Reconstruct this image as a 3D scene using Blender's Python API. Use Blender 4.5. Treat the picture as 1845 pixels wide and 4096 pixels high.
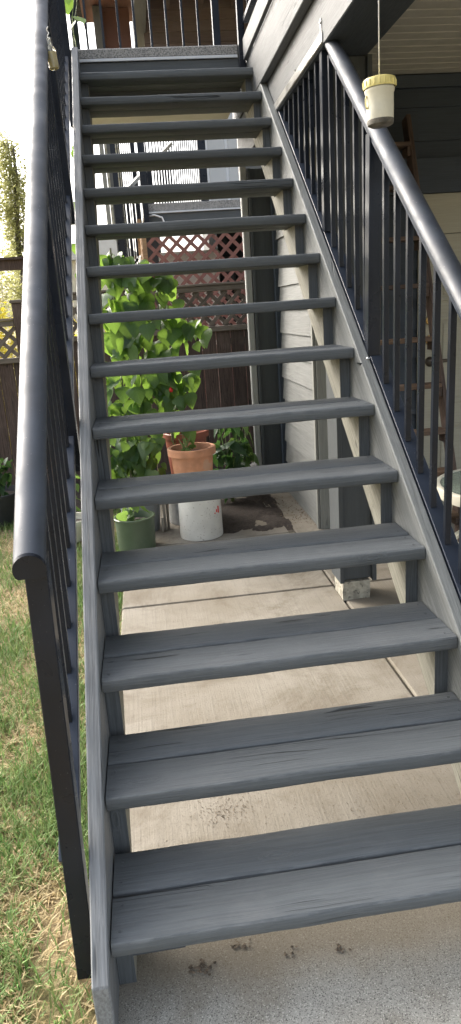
import bpy, bmesh, math, random
import numpy as np
from mathutils import Vector, Matrix, Quaternion, noise as mnoise
random.seed(7); rng = np.random.default_rng(7)
R = math.radians
sc = bpy.context.scene
for o in list(bpy.data.objects): bpy.data.objects.remove(o)

# ------------------------------------------------------------------ camera, sky, sun, exposure
cam = bpy.data.objects.new('camera', bpy.data.cameras.new('camera'))
sc.collection.objects.link(cam); sc.camera = cam
cam.location = (0.19345, -1.23954, 1.50477)
cam.rotation_euler = (R(73.7935), R(3.7779), R(-7.2685))
cam.data.sensor_fit = 'VERTICAL'; cam.data.sensor_height = 24.0
cam.data.lens = 24.0 * 2802.98 / 4096.0
cam.data.clip_start = 0.02; cam.data.clip_end = 1200

SUN_AZ, SUN_EL = R(-42), R(33)          # azimuth measured from +Y towards +X
sdir = Vector((math.sin(SUN_AZ) * math.cos(SUN_EL), math.cos(SUN_AZ) * math.cos(SUN_EL), math.sin(SUN_EL)))
w = bpy.data.worlds.new('World'); sc.world = w; w.use_nodes = True
wn = w.node_tree
sky = wn.nodes.new('ShaderNodeTexSky'); sky.sky_type = 'NISHITA'; sky.sun_disc = False
sky.sun_elevation = SUN_EL; sky.sun_rotation = SUN_AZ
sky.air_density = 1.0; sky.dust_density = 7.0; sky.ozone_density = 1.0
hz = wn.nodes.new('ShaderNodeHueSaturation'); hz.inputs['Saturation'].default_value = .45      # hazy, washed out daylight
wn.links.new(sky.outputs[0], hz.inputs['Color']); wn.links.new(hz.outputs[0], wn.nodes['Background'].inputs[0])
wn.nodes['Background'].inputs[1].default_value = 0.15
sun = bpy.data.objects.new('sun', bpy.data.lights.new('sun', 'SUN'))
sc.collection.objects.link(sun)
sun.data.energy = 0.5; sun.data.angle = R(25); sun.data.color = (1.0, 0.91, 0.78)
sun.rotation_euler = sdir.to_track_quat('Z', 'Y').to_euler()
sun.location = (-6, 8, 9)
sc.view_settings.view_transform = 'Standard'; sc.view_settings.look = 'None'
sc.view_settings.exposure = 1.98; sc.view_settings.gamma = 1.0
sc.view_settings.use_curve_mapping = False
sc.render.engine = 'CYCLES'

# ------------------------------------------------------------------ helpers
COL = sc.collection
WORLD = {}                                  # object -> world position of its origin

def place(o, loc, parent=None):
    loc = Vector(loc); WORLD[o] = loc
    if parent is not None:
        o.parent = parent; o.location = loc - WORLD[parent]
    else:
        o.location = loc
    return o

def thing(name, label, cat, loc, group=None):
    o = bpy.data.objects.new(name, None); COL.objects.link(o); o.empty_display_size = .1
    place(o, loc); o['label'] = label; o['category'] = cat
    if group: o['group'] = group
    return o

def tag(o, label, cat, group=None):
    o['label'] = label; o['category'] = cat
    if group: o['group'] = group
    return o

def mesh(name, verts, faces, smooth=False):
    m = bpy.data.meshes.new(name); m.from_pydata([tuple(v) for v in verts], [], faces); m.update()
    if smooth:
        for p in m.polygons: p.use_smooth = True
    return m

def put(name, me, mat, loc, parent=None, rot=None):
    o = bpy.data.objects.new(name, me); COL.objects.link(o)
    if mat is not None:
        if len(me.materials) == 0: me.materials.append(mat)
        elif me.materials[0] is not mat:
            o.material_slots[0].link = 'OBJECT'; o.material_slots[0].material = mat
    place(o, loc, parent)
    if rot is not None:
        o.rotation_mode = 'QUATERNION'; o.rotation_quaternion = rot
    return o

_box = {}
def box_mesh(dx, dy, dz, bev=0.0, seg=1):
    k = (round(dx, 4), round(dy, 4), round(dz, 4), bev, seg)
    if k in _box: return _box[k]
    bm = bmesh.new(); bmesh.ops.create_cube(bm, size=1.0)
    bmesh.ops.scale(bm, vec=(dx, dy, dz), verts=bm.verts)
    if bev > 0: bmesh.ops.bevel(bm, geom=list(bm.edges), offset=bev, segments=seg, affect='EDGES', profile=.5)
    m = bpy.data.meshes.new('box'); bm.to_mesh(m); bm.free()
    if seg > 1:
        for p in m.polygons: p.use_smooth = True
    _box[k] = m; return m

def box(name, x0, x1, y0, y1, z0, z1, mat, parent=None, bev=0.0, seg=1):
    return put(name, box_mesh(x1 - x0, y1 - y0, z1 - z0, bev, seg), mat, ((x0 + x1) / 2, (y0 + y1) / 2, (z0 + z1) / 2), parent)

def frame(p, q, up=(0, 0, 1)):
    x = (Vector(q) - Vector(p)).normalized(); u = Vector(up)
    y = u.cross(x)
    if y.length < 1e-4: y = Vector((0, 1, 0)).cross(x)
    y.normalize(); z = x.cross(y)
    return Matrix((x, y, z)).transposed().to_quaternion()

def bar(name, p, q, w_, h_, mat, parent=None, up=(0, 0, 1), bev=0.0, seg=1):
    L = (Vector(q) - Vector(p)).length
    return put(name, box_mesh(L, w_, h_, bev, seg), mat, (Vector(p) + Vector(q)) / 2, parent, frame(p, q, up))

def prism(name, poly, a0, a1, axis, mat, parent=None, bev=0.0):
    """closed polygon extruded along axis: 'x' takes (y,z), 'y' takes (x,z), 'z' takes (x,y)"""
    def P(u, v, a): return {'x': (a, u, v), 'y': (u, a, v), 'z': (u, v, a)}[axis]
    cu = sum(p[0] for p in poly) / len(poly); cv = sum(p[1] for p in poly) / len(poly); ca = (a0 + a1) / 2
    c = Vector(P(cu, cv, ca)); n = len(poly)
    vs = [Vector(P(u, v, a0)) - c for u, v in poly] + [Vector(P(u, v, a1)) - c for u, v in poly]
    fs = [tuple(range(n)), tuple(range(2 * n - 1, n - 1, -1))] + [(i, i + n, (i + 1) % n + n, (i + 1) % n) for i in range(n)]
    bm = bmesh.new(); bv = [bm.verts.new(v) for v in vs]
    for f in fs: bm.faces.new([bv[i] for i in f])
    bmesh.ops.recalc_face_normals(bm, faces=bm.faces)
    if bev: bmesh.ops.bevel(bm, geom=list(bm.edges), offset=bev, segments=1, affect='EDGES')
    m = bpy.data.meshes.new(name); bm.to_mesh(m); bm.free()
    return put(name, m, mat, c, parent)

def lathe_mesh(prof, seg=32, wob=0.0):
    vs = []; fs = []; n = len(prof)
    for i in range(seg):
        a = 2 * math.pi * i / seg
        k = 1 + wob * math.sin(3 * a + 1)
        for r, z in prof: vs.append((r * k * math.cos(a), r * k * math.sin(a), z))
    for i in range(seg):
        j = (i + 1) % seg
        for k in range(n - 1): fs.append((i * n + k, j * n + k, j * n + k + 1, i * n + k + 1))
    m = mesh('lathe', vs, fs, True)
    bm = bmesh.new(); bm.from_mesh(m); bmesh.ops.remove_doubles(bm, verts=bm.verts, dist=1e-5)
    bmesh.ops.recalc_face_normals(bm, faces=bm.faces)
    for e in bm.edges:
        if len(e.link_faces) == 2 and e.calc_face_angle() > R(38): e.smooth = False
    bm.to_mesh(m); bm.free(); return m

def lathe(name, prof, mat, loc, parent=None, seg=32, rot=None, wob=0.0):
    return put(name, lathe_mesh(prof, seg, wob), mat, loc, parent, rot)

def tube_mesh(pts, rad, seg=6):
    pts = [Vector(p) for p in pts]; vs = []; fs = []
    rads = rad if isinstance(rad, (list, tuple)) else [rad] * len(pts)
    for i, p in enumerate(pts):
        d = (pts[min(i + 1, len(pts) - 1)] - pts[max(i - 1, 0)]).normalized()
        a = d.cross(Vector((0, 0, 1)));
        if a.length < 1e-3: a = d.cross(Vector((0, 1, 0)))
        a.normalize(); b = d.cross(a)
        for k in range(seg):
            t = 2 * math.pi * k / seg; vs.append(p + (a * math.cos(t) + b * math.sin(t)) * rads[i])
    n = len(pts)
    for i in range(n - 1):
        for k in range(seg):
            k2 = (k + 1) % seg; fs.append((i * seg + k, i * seg + k2, (i + 1) * seg + k2, (i + 1) * seg + k))
    fs.append(tuple(range(seg - 1, -1, -1))); fs.append(tuple(range((n - 1) * seg, n * seg)))
    return vs, fs

def tube(name, pts, rad, mat, parent=None, seg=6):
    c = Vector(pts[0]); vs, fs = tube_mesh([Vector(p) - c for p in pts], rad, seg)
    return put(name, mesh(name, vs, fs, True), mat, c, parent)

# ------------------------------------------------------------------ materials
class NT:
    def __init__(s, name):
        s.m = bpy.data.materials.new(name); s.m.use_nodes = True; s.t = s.m.node_tree
        s.b = s.t.nodes['Principled BSDF']; s.out = s.t.nodes['Material Output']
    def n(s, typ, **kw):
        x = s.t.nodes.new(typ)
        for k, v in kw.items(): setattr(x, k, v)
        return x
    def l(s, a, b): s.t.links.new(a, b)
    def math(s, op, a, b=None, c=None, clamp=False):
        x = s.n('ShaderNodeMath', operation=op, use_clamp=clamp)
        for i, v in enumerate((a, b, c)):
            if v is None: continue
            if isinstance(v, (int, float)): x.inputs[i].default_value = v
            else: s.l(v, x.inputs[i])
        return x.outputs[0]
    def ramp(s, v, lo, hi, a=0.0, b=1.0):
        x = s.n('ShaderNodeMapRange'); x.interpolation_type = 'SMOOTHSTEP'
        s.l(v, x.inputs[0]); x.inputs[1].default_value = lo; x.inputs[2].default_value = hi
        x.inputs[3].default_value = a; x.inputs[4].default_value = b
        return x.outputs[0]
    def mix(s, f, a, b):
        x = s.n('ShaderNodeMix', data_type='RGBA')
        if isinstance(f, (int, float)): x.inputs[0].default_value = f
        else: s.l(f, x.inputs[0])
        for i, v in ((6, a), (7, b)):
            if isinstance(v, tuple): x.inputs[i].default_value = (*v[:3], 1)
            else: s.l(v, x.inputs[i])
        return x.outputs[2]
    def noise(s, vec, scale, detail=3, rough=.55, dist=0.0):
        x = s.n('ShaderNodeTexNoise'); x.inputs['Scale'].default_value = scale
        x.inputs['Detail'].default_value = detail; x.inputs['Roughness'].default_value = rough
        x.inputs['Distortion'].default_value = dist
        if vec is not None: s.l(vec, x.inputs['Vector'])
        return x.outputs['Fac']
    def voro(s, vec, scale, feature='F1'):
        x = s.n('ShaderNodeTexVoronoi', feature=feature); x.inputs['Scale'].default_value = scale
        s.l(vec, x.inputs['Vector']); return x.outputs['Distance']
    def coord(s, rand=True, scale=(1, 1, 1), rotx=0.0, world=False):
        if world:
            v = s.n('ShaderNodeNewGeometry').outputs['Position']
        else:
            v = s.n('ShaderNodeTexCoord').outputs['Object']
        if rotx:
            r = s.n('ShaderNodeMapping'); r.inputs['Rotation'].default_value = (rotx, 0, 0); s.l(v, r.inputs[0]); v = r.outputs[0]
        if rand:
            oi = s.n('ShaderNodeObjectInfo'); cm = s.n('ShaderNodeCombineXYZ')
            for i, k in enumerate((37.1, 17.7, 53.3)): s.l(s.math('MULTIPLY', oi.outputs['Random'], k), cm.inputs[i])
            a = s.n('ShaderNodeVectorMath', operation='ADD'); s.l(v, a.inputs[0]); s.l(cm.outputs[0], a.inputs[1]); v = a.outputs[0]
        mp = s.n('ShaderNodeMapping'); mp.inputs['Scale'].default_value = scale; s.l(v, mp.inputs[0])
        return mp.outputs[0]
    def scaled(s, v, scale):
        mp = s.n('ShaderNodeMapping'); mp.inputs['Scale'].default_value = scale; s.l(v, mp.inputs[0]); return mp.outputs[0]
    def bump(s, h, strength=.5, dist=.003):
        x = s.n('ShaderNodeBump'); x.inputs['Strength'].default_value = strength; x.inputs['Distance'].default_value = dist
        s.l(h, x.inputs['Height']); s.l(x.outputs[0], s.b.inputs['Normal'])
    def col(s, c):
        if isinstance(c, tuple): s.b.inputs['Base Color'].default_value = (*c[:3], 1)
        else: s.l(c, s.b.inputs['Base Color'])
    def set(s, rough=None, metal=None, spec=None):
        if rough is not None:
            if isinstance(rough, (int, float)): s.b.inputs['Roughness'].default_value = rough
            else: s.l(rough, s.b.inputs['Roughness'])
        if metal is not None: s.b.inputs['Metallic'].default_value = metal
        if spec is not None: s.b.inputs['Specular IOR Level'].default_value = spec

def mul(c, k): return tuple(x * k for x in c)

def wood_mat(name, base, axis='x', rough=.55, vary=.25, crack=.8, bump=.55, dust=.15, dustcol=(.3, .3, .29), rotx=0.0, spec=.4, objvar=.12, knots=True, wear=None):
    n = NT(name); i = 'xyz'.index(axis)
    def S(a, c): return tuple(a if k == i else c for k in range(3))
    v = n.coord(rotx=rotx)
    # wander of the grain
    wv = n.noise(n.scaled(v, S(2.0, 6.0)), 1.0, 2)
    off = n.n('ShaderNodeCombineXYZ'); d = n.math('MULTIPLY', n.math('SUBTRACT', wv, .5), .022)
    for k in range(3):
        if k != i: n.l(d, off.inputs[k])
    a = n.n('ShaderNodeVectorMath', operation='ADD'); n.l(v, a.inputs[0]); n.l(off.outputs[0], a.inputs[1]); vw = a.outputs[0]
    if knots:
        kd = n.voro(n.scaled(v, S(2.6, 8.0)), 1.0)
        kn = n.ramp(kd, .02, .16, 1.0, 0.0)
        o2 = n.n('ShaderNodeCombineXYZ'); d2 = n.math('MULTIPLY', kn, .03)
        for k in range(3):
            if k != i: n.l(d2, o2.inputs[k])
        a2 = n.n('ShaderNodeVectorMath', operation='ADD'); n.l(vw, a2.inputs[0]); n.l(o2.outputs[0], a2.inputs[1]); vw = a2.outputs[0]
    g0 = n.noise(n.scaled(vw, S(1.4, 34)), 1.0, 3, .6)
    g1 = n.noise(n.scaled(vw, S(3.2, 170)), 1.0, 4, .65)
    g2 = n.noise(n.scaled(vw, S(16, 420)), 1.0, 3, .65)
    ck = n.noise(n.scaled(vw, S(.8, 30)), 1.0, 1, .4)
    line = n.ramp(n.math('ABSOLUTE', n.math('SUBTRACT', ck, .5)), .003, .012, 1.0, 0.0)
    seg = n.ramp(n.noise(n.scaled(v, S(2.4, 9)), 1.0, 2), .57, .63)
    cr = n.math('MULTIPLY', n.math('MULTIPLY', line, seg), crack)
    big = n.noise(v, 3.0, 3, .6)
    oi = n.n('ShaderNodeObjectInfo')
    c = n.mix(n.ramp(n.math('ADD', n.math('MULTIPLY', g1, .9), n.math('MULTIPLY', g0, .1)), .36, .64), mul(base, 1 - vary), mul(base, 1 + vary))
    c = n.mix(n.math('MULTIPLY', n.ramp(n.math('ADD', g2, n.math('MULTIPLY', big, .8)), .85, 1.15), dust), c, dustcol)
    if wear:
        sp_ = n.n('ShaderNodeSeparateXYZ'); n.l(n.n('ShaderNodeTexCoord').outputs['Object'], sp_.inputs[0])
        ed = n.math('MULTIPLY', n.ramp(sp_.outputs[1], -.0600, -.0645), n.ramp(sp_.outputs[2], .008, .016))
        scuff = n.ramp(n.noise(n.scaled(v, S(14, 60)), 1.0, 4, .7), .42, .60)
        c = n.mix(n.math('MULTIPLY', n.math('MULTIPLY', ed, scuff), .22), c, wear)
        foot = n.math('MULTIPLY', n.ramp(n.noise(v, 4.5, 5, .7), .50, .72), .18)
        c = n.mix(foot, c, (.20, .20, .195))
    c = n.mix(cr, c, mul(base, .10))
    hs = n.n('ShaderNodeHueSaturation'); n.l(c, hs.inputs['Color'])
    n.l(n.math('ADD', n.math('MULTIPLY', n.math('SUBTRACT', oi.outputs['Random'], .5), 2 * objvar), 1.0), hs.inputs['Value'])
    n.col(hs.outputs[0])
    h = n.math('ADD', n.math('ADD', n.math('MULTIPLY', g1, .8), n.math('MULTIPLY', g2, .35)), n.math('MULTIPLY', g0, .18))
    h = n.math('SUBTRACT', h, n.math('MULTIPLY', cr, 1.6))
    if knots:
        ring = n.math('SINE', n.math('MULTIPLY', kd, 130.0))
        h = n.math('ADD', h, n.math('MULTIPLY', n.math('MULTIPLY', ring, kn), .25))
    n.bump(h, bump, .0045)
    n.set(rough=n.ramp(g2, .3, .7, rough - .08, rough + .1), spec=spec)
    return n.m

SLOPE = math.atan2(.19, .23963)
PAINT = (.097, .107, .112)
M = {}
M['tread'] = wood_mat('tread_paint', PAINT, 'x', rough=.60, vary=.11, bump=.8, dust=.12, crack=.85, objvar=.14, wear=(.30, .31, .31), dustcol=(.25, .26, .27))
M['skirt'] = wood_mat('skirt_paint', (.18, .19, .195), 'y', rough=.55, vary=.25, dust=.30, dustcol=(.34, .34, .34), rotx=-SLOPE)
M['skirt_r'] = wood_mat('skirt_paint_pale', (.17, .178, .172), 'y', rough=.55, vary=.20, dust=.25, dustcol=(.34, .34, .32), rotx=-SLOPE)
M['rawstr'] = wood_mat('weathered_pale_wood', (.24, .235, .195), 'y', rough=.7, vary=.25, dust=.4, dustcol=(.42, .41, .36), rotx=-SLOPE, crack=.9)
M['riserpaint'] = wood_mat('stringer_end_paint', mul(PAINT, .95), 'z', rough=.55, vary=.2, crack=.9)
M['fasciapaint'] = wood_mat('fascia_paint', mul(PAINT, .9), 'x', rough=.55, vary=.1, crack=.1, dust=.05, bump=.25, knots=False)
M['siding_pale'] = wood_mat('pale_siding', (.13, .135, .13), 'y', rough=.7, vary=.13, dust=.15, dustcol=(.30, .30, .27), bump=.6, crack=.25)
M['trim_pale'] = wood_mat('pale_trim', (.20, .205, .185), 'z', rough=.7, vary=.12, dust=.2, dustcol=(.34, .33, .30), bump=.4, crack=.4)
M['dark_house'] = wood_mat('dark_siding', (.036, .048, .066), 'x', rough=.6, vary=.1, dust=.05, dustcol=(.08, .09, .1), bump=.2, crack=.1, knots=False, objvar=.05)
M['beamface'] = wood_mat('beam_face_paint', (.115, .12, .12), 'y', rough=.65, vary=.12, dust=.15, dustcol=(.25, .25, .24), bump=.5, crack=.5, objvar=.04)
M['beamdark'] = wood_mat('dark_trim_paint', (.048, .058, .07), 'y', rough=.55, vary=.1, dust=.08, dustcol=(.1, .1, .11), bump=.25, crack=.1, knots=False)
M['column'] = wood_mat('column_paint', (.052, .059, .063), 'z', rough=.6, vary=.08, dust=.05, dustcol=(.1, .1, .1), bump=.2, crack=.08, knots=False, objvar=.05)
M['fence'] = wood_mat('brown_fence_board', (.062, .042, .034), 'z', rough=.75, vary=.45, dust=.35, dustcol=(.2, .16, .13), objvar=.3)
M['fence_rail'] = wood_mat('weathered_fence_rail', (.15, .125, .10), 'x', rough=.75, vary=.35, dust=.4, dustcol=(.28, .25, .22))
M['lattice'] = wood_mat('weathered_lattice', (.12, .098, .08), 'x', rough=.75, vary=.35, dust=.3, dustcol=(.26, .23, .2), knots=False, objvar=.25)
M['redlat'] = wood_mat('red_lattice', (.27, .125, .10), 'x', rough=.7, vary=.2, dust=.2, dustcol=(.28, .15, .12), knots=False, crack=.2)
M['orangewood'] = wood_mat('orange_cedar', (.34, .21, .11), 'x', rough=.6, vary=.25, dust=.2, dustcol=(.45, .34, .22))
M['ladder_step'] = wood_mat('ladder_step_wood', (.12, .075, .048), 'x', rough=.65, vary=.3)
M['ladder'] = wood_mat('ladder_wood', (.065, .043, .034), 'x', rough=.65, vary=.35, dust=.25, dustcol=(.28, .2, .15))
M['stake'] = wood_mat('grey_stake', (.18, .16, .13), 'x', rough=.8, vary=.3, knots=False)
M['browngable'] = wood_mat('brown_gable_siding', (.15, .115, .10), 'x', rough=.7, vary=.12, knots=False, crack=.1)
M['redsoffit'] = wood_mat('reddish_soffit', (.17, .085, .068), 'y', rough=.7, vary=.15, knots=False)
M['creamboard'] = wood_mat('cream_paint', (.36, .345, .275), 'x', rough=.6, vary=.06, crack=.05, bump=.15, knots=False, dust=.1, dustcol=(.5, .47, .38), objvar=.02)

def simple(name, base, rough=.5, metal=0.0, spec=.5, var=.1, nscale=8.0, bump=0.0, bscale=60.0, spots=None, trans=0.0):
    n = NT(name); v = n.coord()
    c = n.mix(n.ramp(n.noise(v, nscale, 4), .3, .7), mul(base, 1 - var), mul(base, 1 + var))
    if spots:
        sc_, lo, colr, amt = spots
        f = n.math('MULTIPLY', n.ramp(n.noise(v, sc_, 2, .5), lo, lo + .06), amt)
        c = n.mix(f, c, colr)
    n.col(c); n.set(rough=n.ramp(n.noise(v, nscale * 2.2, 3), .3, .7, rough * .85, min(1, rough * 1.2)), metal=metal, spec=spec)
    if bump: n.bump(n.noise(v, bscale, 4), bump, .003)
    if trans: n.b.inputs['Transmission Weight'].default_value = trans
    return n.m

M['black'] = simple('black_powder_coat', (.010, .013, .020), rough=.30, var=.25, nscale=5, spots=(260, .72, (.3, .31, .32), .4), spec=.28)
M['railtop'] = simple('black_handrail', (.026, .035, .050), rough=.55, var=.3, nscale=6, spots=(120, .70, (.3, .3, .3), .35), spec=.8)
M['botrail'] = simple('blue_black_bottom_rail', (.022, .030, .046), rough=.40, var=.12, nscale=5, spots=(170, .72, (.4, .4, .4), .4), spec=.4)
M['silver'] = simple('bare_aluminium', (.42, .42, .40), rough=.35, metal=.9, var=.1)
M['steelbolt'] = simple('zinc_bolt', (.6, .6, .6), rough=.3, metal=1.0)
M['brass'] = simple('brass', (.55, .38, .16), rough=.25, metal=1.0)
M['darkmetal'] = simple('dark_bronze', (.08, .07, .06), rough=.35, metal=.8)
M['glaze_white'] = simple('white_bucket_plastic', (.62, .61, .56), rough=.45, var=.08, spots=(75, .64, (.26, .22, .16), .6))
M['jar'] = simple('jar_plastic', (.60, .58, .47), rough=.35, var=.10, nscale=14, spots=(30, .68, (.4, .33, .15), .5))
M['grime'] = simple('dark_grime', (.12, .11, .09), rough=.6, var=.5, nscale=40)
M['lid'] = simple('yellow_lid', (.66, .58, .22), rough=.4, var=.12, nscale=20)
M['string'] = simple('white_string', (.8, .8, .78), rough=.6)
M['terra'] = simple('terracotta', (.52, .25, .14), rough=.75, var=.2, nscale=9, bump=.15, spots=(9, .60, (.46, .34, .25), .5))
M['terra_dark'] = simple('red_plastic_pot', (.25, .075, .045), rough=.5, var=.1)
M['greenpot'] = simple('green_plastic_pot', (.075, .105, .062), rough=.45, var=.08, spots=(20, .66, (.16, .17, .12), .4))
M['greypot'] = simple('grey_plastic_pot', (.20, .22, .23), rough=.5, var=.08)
M['mint'] = simple('pale_mint_pot', (.52, .60, .55), rough=.35, var=.05)
M['zinc'] = simple('galvanised', (.42, .43, .43), rough=.4, metal=.5, var=.15, nscale=20)
M['blackpot'] = simple('black_nursery_pot', (.018, .02, .023), rough=.5, var=.15)
M['creampot'] = simple('cream_plastic', (.62, .60, .50), rough=.4, var=.05)
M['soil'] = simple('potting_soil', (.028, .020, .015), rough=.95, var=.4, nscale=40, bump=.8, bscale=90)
M['stone'] = simple('garden_stone', (.28, .26, .23), rough=.85, var=.3, nscale=12, bump=.5)
M['yellowstone'] = simple('yellow_squash', (.52, .33, .08), rough=.5, var=.25)
M['pier'] = simple('rough_pier_concrete', (.33, .31, .25), rough=.9, var=.3, nscale=30, bump=.9, bscale=55, spots=(45, .60, (.09, .085, .07), .7))
M['vinyl'] = simple('speckled_vinyl', (.33, .32, .30), rough=.6, var=.1, nscale=20, spots=(130, .5, (.10, .10, .10), .75))
M['drip'] = simple('white_drip_edge', (.66, .68, .70), rough=.4, var=.05)
M['soffit'] = simple('vinyl_soffit', (.40, .385, .345), rough=.55, var=.05)
M['pale_pole'] = simple('pale_downpipe', (.26, .265, .255), rough=.5, var=.08)
M['liquid'] = simple('amber_liquid', (.50, .40, .13), rough=.2, var=.1)
M['fabricwhite'] = simple('neighbour_white_panel', (.74, .72, .64), rough=.6, var=.05)
M['darkvoid'] = simple('dark_clutter', (.02, .025, .03), rough=.8, var=.3)
M['grasses_far'] = simple('far_lawn', (.075, .085, .03), rough=.95, var=.4, nscale=2)

def glass(name, tint, rough=.05, bump=0.0):
    n = NT(name); n.col(tint); n.set(rough=rough, spec=.8)
    n.b.inputs['Transmission Weight'].default_value = .85; n.b.inputs['IOR'].default_value = 1.3
    if bump: n.bump(n.noise(n.coord(scale=(1, 1, 1)), 55.0, 3, .6, 1.0), bump, .01)
    return n.m
M['glass_tex'] = glass('rippled_table_glass', (.62, .74, .66), .12, .9)
M['glass'] = glass('bottle_glass', (.9, .9, .82), .04)
def pane_mat():
    n = NT('window_pane'); n.col((.42, .43, .43)); n.set(rough=.12, spec=.7); return n.m
M['pane'] = pane_mat()

def concrete(name, base, streak=True, speck=0.0):
    n = NT(name); v = n.coord(rand=False, world=True)
    big = n.noise(v, 1.7, 4, .6); mid = n.noise(v, 9, 5, .65); fine = n.noise(v, 120, 3, .6)
    c = n.mix(n.ramp(big, .3, .7), (base[0] * .80, base[1] * .76, base[2] * .70), mul(base, 1.12))
    c = n.mix(n.math('MULTIPLY', n.ramp(mid, .5, .72), .35), c, (base[0] * .55, base[1] * .5, base[2] * .43))
    c = n.mix(n.math('MULTIPLY', n.ramp(fine, .56, .68), .5), c, mul(base, .5))
    dirt = n.math('MULTIPLY', n.ramp(n.noise(v, 1.9, 7, .74, .7), .46, .70), .25 if speck else .85)
    c = n.mix(dirt, c, (base[0] * .46, base[1] * .40, base[2] * .32))
    h = n.math('MULTIPLY', fine, .6)
    if streak:
        sv = n.scaled(v, (90, 3.0, 1)); st = n.noise(sv, 1.0, 3, .6)
        c = n.mix(n.math('MULTIPLY', n.ramp(st, .5, .7), .28), c, mul(base, .6))
        h = n.math('ADD', h, n.math('MULTIPLY', st, .8))
    if speck:
        sp = n.noise(v, 330, 2, .5)
        c = n.mix(n.math('MULTIPLY', n.ramp(sp, .56, .62), speck), c, (.07, .068, .06))
        sp2 = n.noise(v, 260, 2, .5)
        c = n.mix(n.math('MULTIPLY', n.ramp(sp2, .60, .66), speck), c, (.55, .53, .47))
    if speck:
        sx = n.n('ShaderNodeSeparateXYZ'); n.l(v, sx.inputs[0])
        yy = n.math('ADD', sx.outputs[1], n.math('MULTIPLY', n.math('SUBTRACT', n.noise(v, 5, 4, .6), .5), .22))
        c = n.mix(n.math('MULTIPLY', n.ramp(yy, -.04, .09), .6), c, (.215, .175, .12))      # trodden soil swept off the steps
    n.col(c); n.set(rough=.85, spec=.25); n.bump(h, .6, .003)
    return n.m
M['slab'] = concrete('brushed_concrete', (.222, .206, .176))
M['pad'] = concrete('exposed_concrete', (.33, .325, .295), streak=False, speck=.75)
M['slabbase'] = simple('joint_dirt', (.07, .06, .045), rough=.95, var=.4, nscale=30)

def ground_mat():
    n = NT('lawn_soil'); v = n.coord(rand=False, world=True)
    a = n.noise(v, 2.5, 4, .6); b = n.noise(v, 30, 4, .7)
    c = n.mix(n.ramp(a, .38, .62), (.34, .26, .16), (.20, .19, .09))
    c = n.mix(n.math('MULTIPLY', n.ramp(b, .4, .65), .6), c, (.15, .11, .065))
    n.col(c); n.set(rough=.95, spec=.1); n.bump(b, .8, .02); return n.m
M['ground'] = ground_mat()

def blade_mat():
    n = NT('grass_blade'); g = n.n('ShaderNodeNewGeometry'); at = n.n('ShaderNodeAttribute', attribute_name='dry')
    r = g.outputs['Random Per Island']
    green = n.mix(r, (.055, .14, .03), (.17, .31, .085)); dry = n.mix(r, (.40, .30, .15), (.58, .48, .28))
    c = n.mix(at.outputs['Fac'], green, dry); n.col(c); n.set(rough=.6, spec=.3)
    tr = n.n('ShaderNodeBsdfTranslucent'); n.l(c, tr.inputs[0]); mx = n.n('ShaderNodeMixShader'); mx.inputs[0].default_value = .35
    n.l(n.b.outputs[0], mx.inputs[1]); n.l(tr.outputs[0], mx.inputs[2]); n.l(mx.outputs[0], n.out.inputs[0]); return n.m
M['blade'] = blade_mat()

def leaf_mat(name, c0, c1, tcol, island=False, tf=.45, rough=.45):
    n = NT(name)
    r = n.n('ShaderNodeNewGeometry').outputs['Random Per Island'] if island else n.n('ShaderNodeObjectInfo').outputs['Random']
    c = n.mix(r, c0, c1)
    if not island:
        tc = n.n('ShaderNodeTexCoord').outputs['Object']
        vn = n.noise(n.scaled(tc, (1, 1, 1)), 60, 3); c = n.mix(n.math('MULTIPLY', n.ramp(vn, .45, .7), .3), c, mul(c0, .6))
        sv = n.n('ShaderNodeSeparateXYZ'); n.l(tc, sv.inputs[0]); ay = n.math('ABSOLUTE', sv.outputs[1])
        mid = n.ramp(ay, .0008, .0026, 1.0, 0.0)
        side = n.ramp(n.math('SINE', n.math('MULTIPLY', n.math('SUBTRACT', sv.outputs[0], n.math('MULTIPLY', ay, .9)), 330.0)), .72, .95)
        vein = n.math('MAXIMUM', mid, n.math('MULTIPLY', side, .55))
        c = n.mix(n.math('MULTIPLY', vein, .45), c, (c1[0] * 1.7, c1[1] * 1.5, c1[2] * 1.8))
        n.bump(n.math('SUBTRACT', n.math('MULTIPLY', vn, .5), vein), .5, .003)
    n.col(c); n.set(rough=rough, spec=.4)
    tr = n.n('ShaderNodeBsdfTranslucent'); n.l(n.mix(r, tcol, mul(tcol, .6)), tr.inputs[0])
    mx = n.n('ShaderNodeMixShader'); mx.inputs[0].default_value = tf
    n.l(n.b.outputs[0], mx.inputs[1]); n.l(tr.outputs[0], mx.inputs[2]); n.l(mx.outputs[0], n.out.inputs[0]); return n.m
M['bean'] = leaf_mat('bean_leaf', (.026, .062, .034), (.080, .145, .060), (.34, .56, .08), tf=.42)
M['pepper'] = leaf_mat('pepper_leaf', (.022, .055, .030), (.05, .10, .04), (.12, .26, .05), tf=.35)
M['seedling'] = leaf_mat('seedling_leaf', (.06, .12, .04), (.12, .20, .07), (.26, .42, .08))
M['stem'] = simple('green_stem', (.16, .20, .07), rough=.6, var=.3)
M['treeleaf'] = leaf_mat('birch_leaf', (.16, .19, .07), (.30, .30, .13), (.60, .60, .26), island=True, tf=.5)
M['yellowleaf'] = leaf_mat('yellow_shrub_leaf', (.05, .09, .02), (.40, .36, .04), (.75, .62, .06), island=True, tf=.5)
M['mustard'] = leaf_mat('mustard_shrub_leaf', (.16, .15, .03), (.26, .23, .05), (.5, .44, .08), island=True, tf=.4)
M['bark'] = wood_mat('bark', (.16, .14, .11), 'z', rough=.9, vary=.4)
M['red'] = simple('red_flower', (.6, .02, .02), rough=.5)

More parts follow.
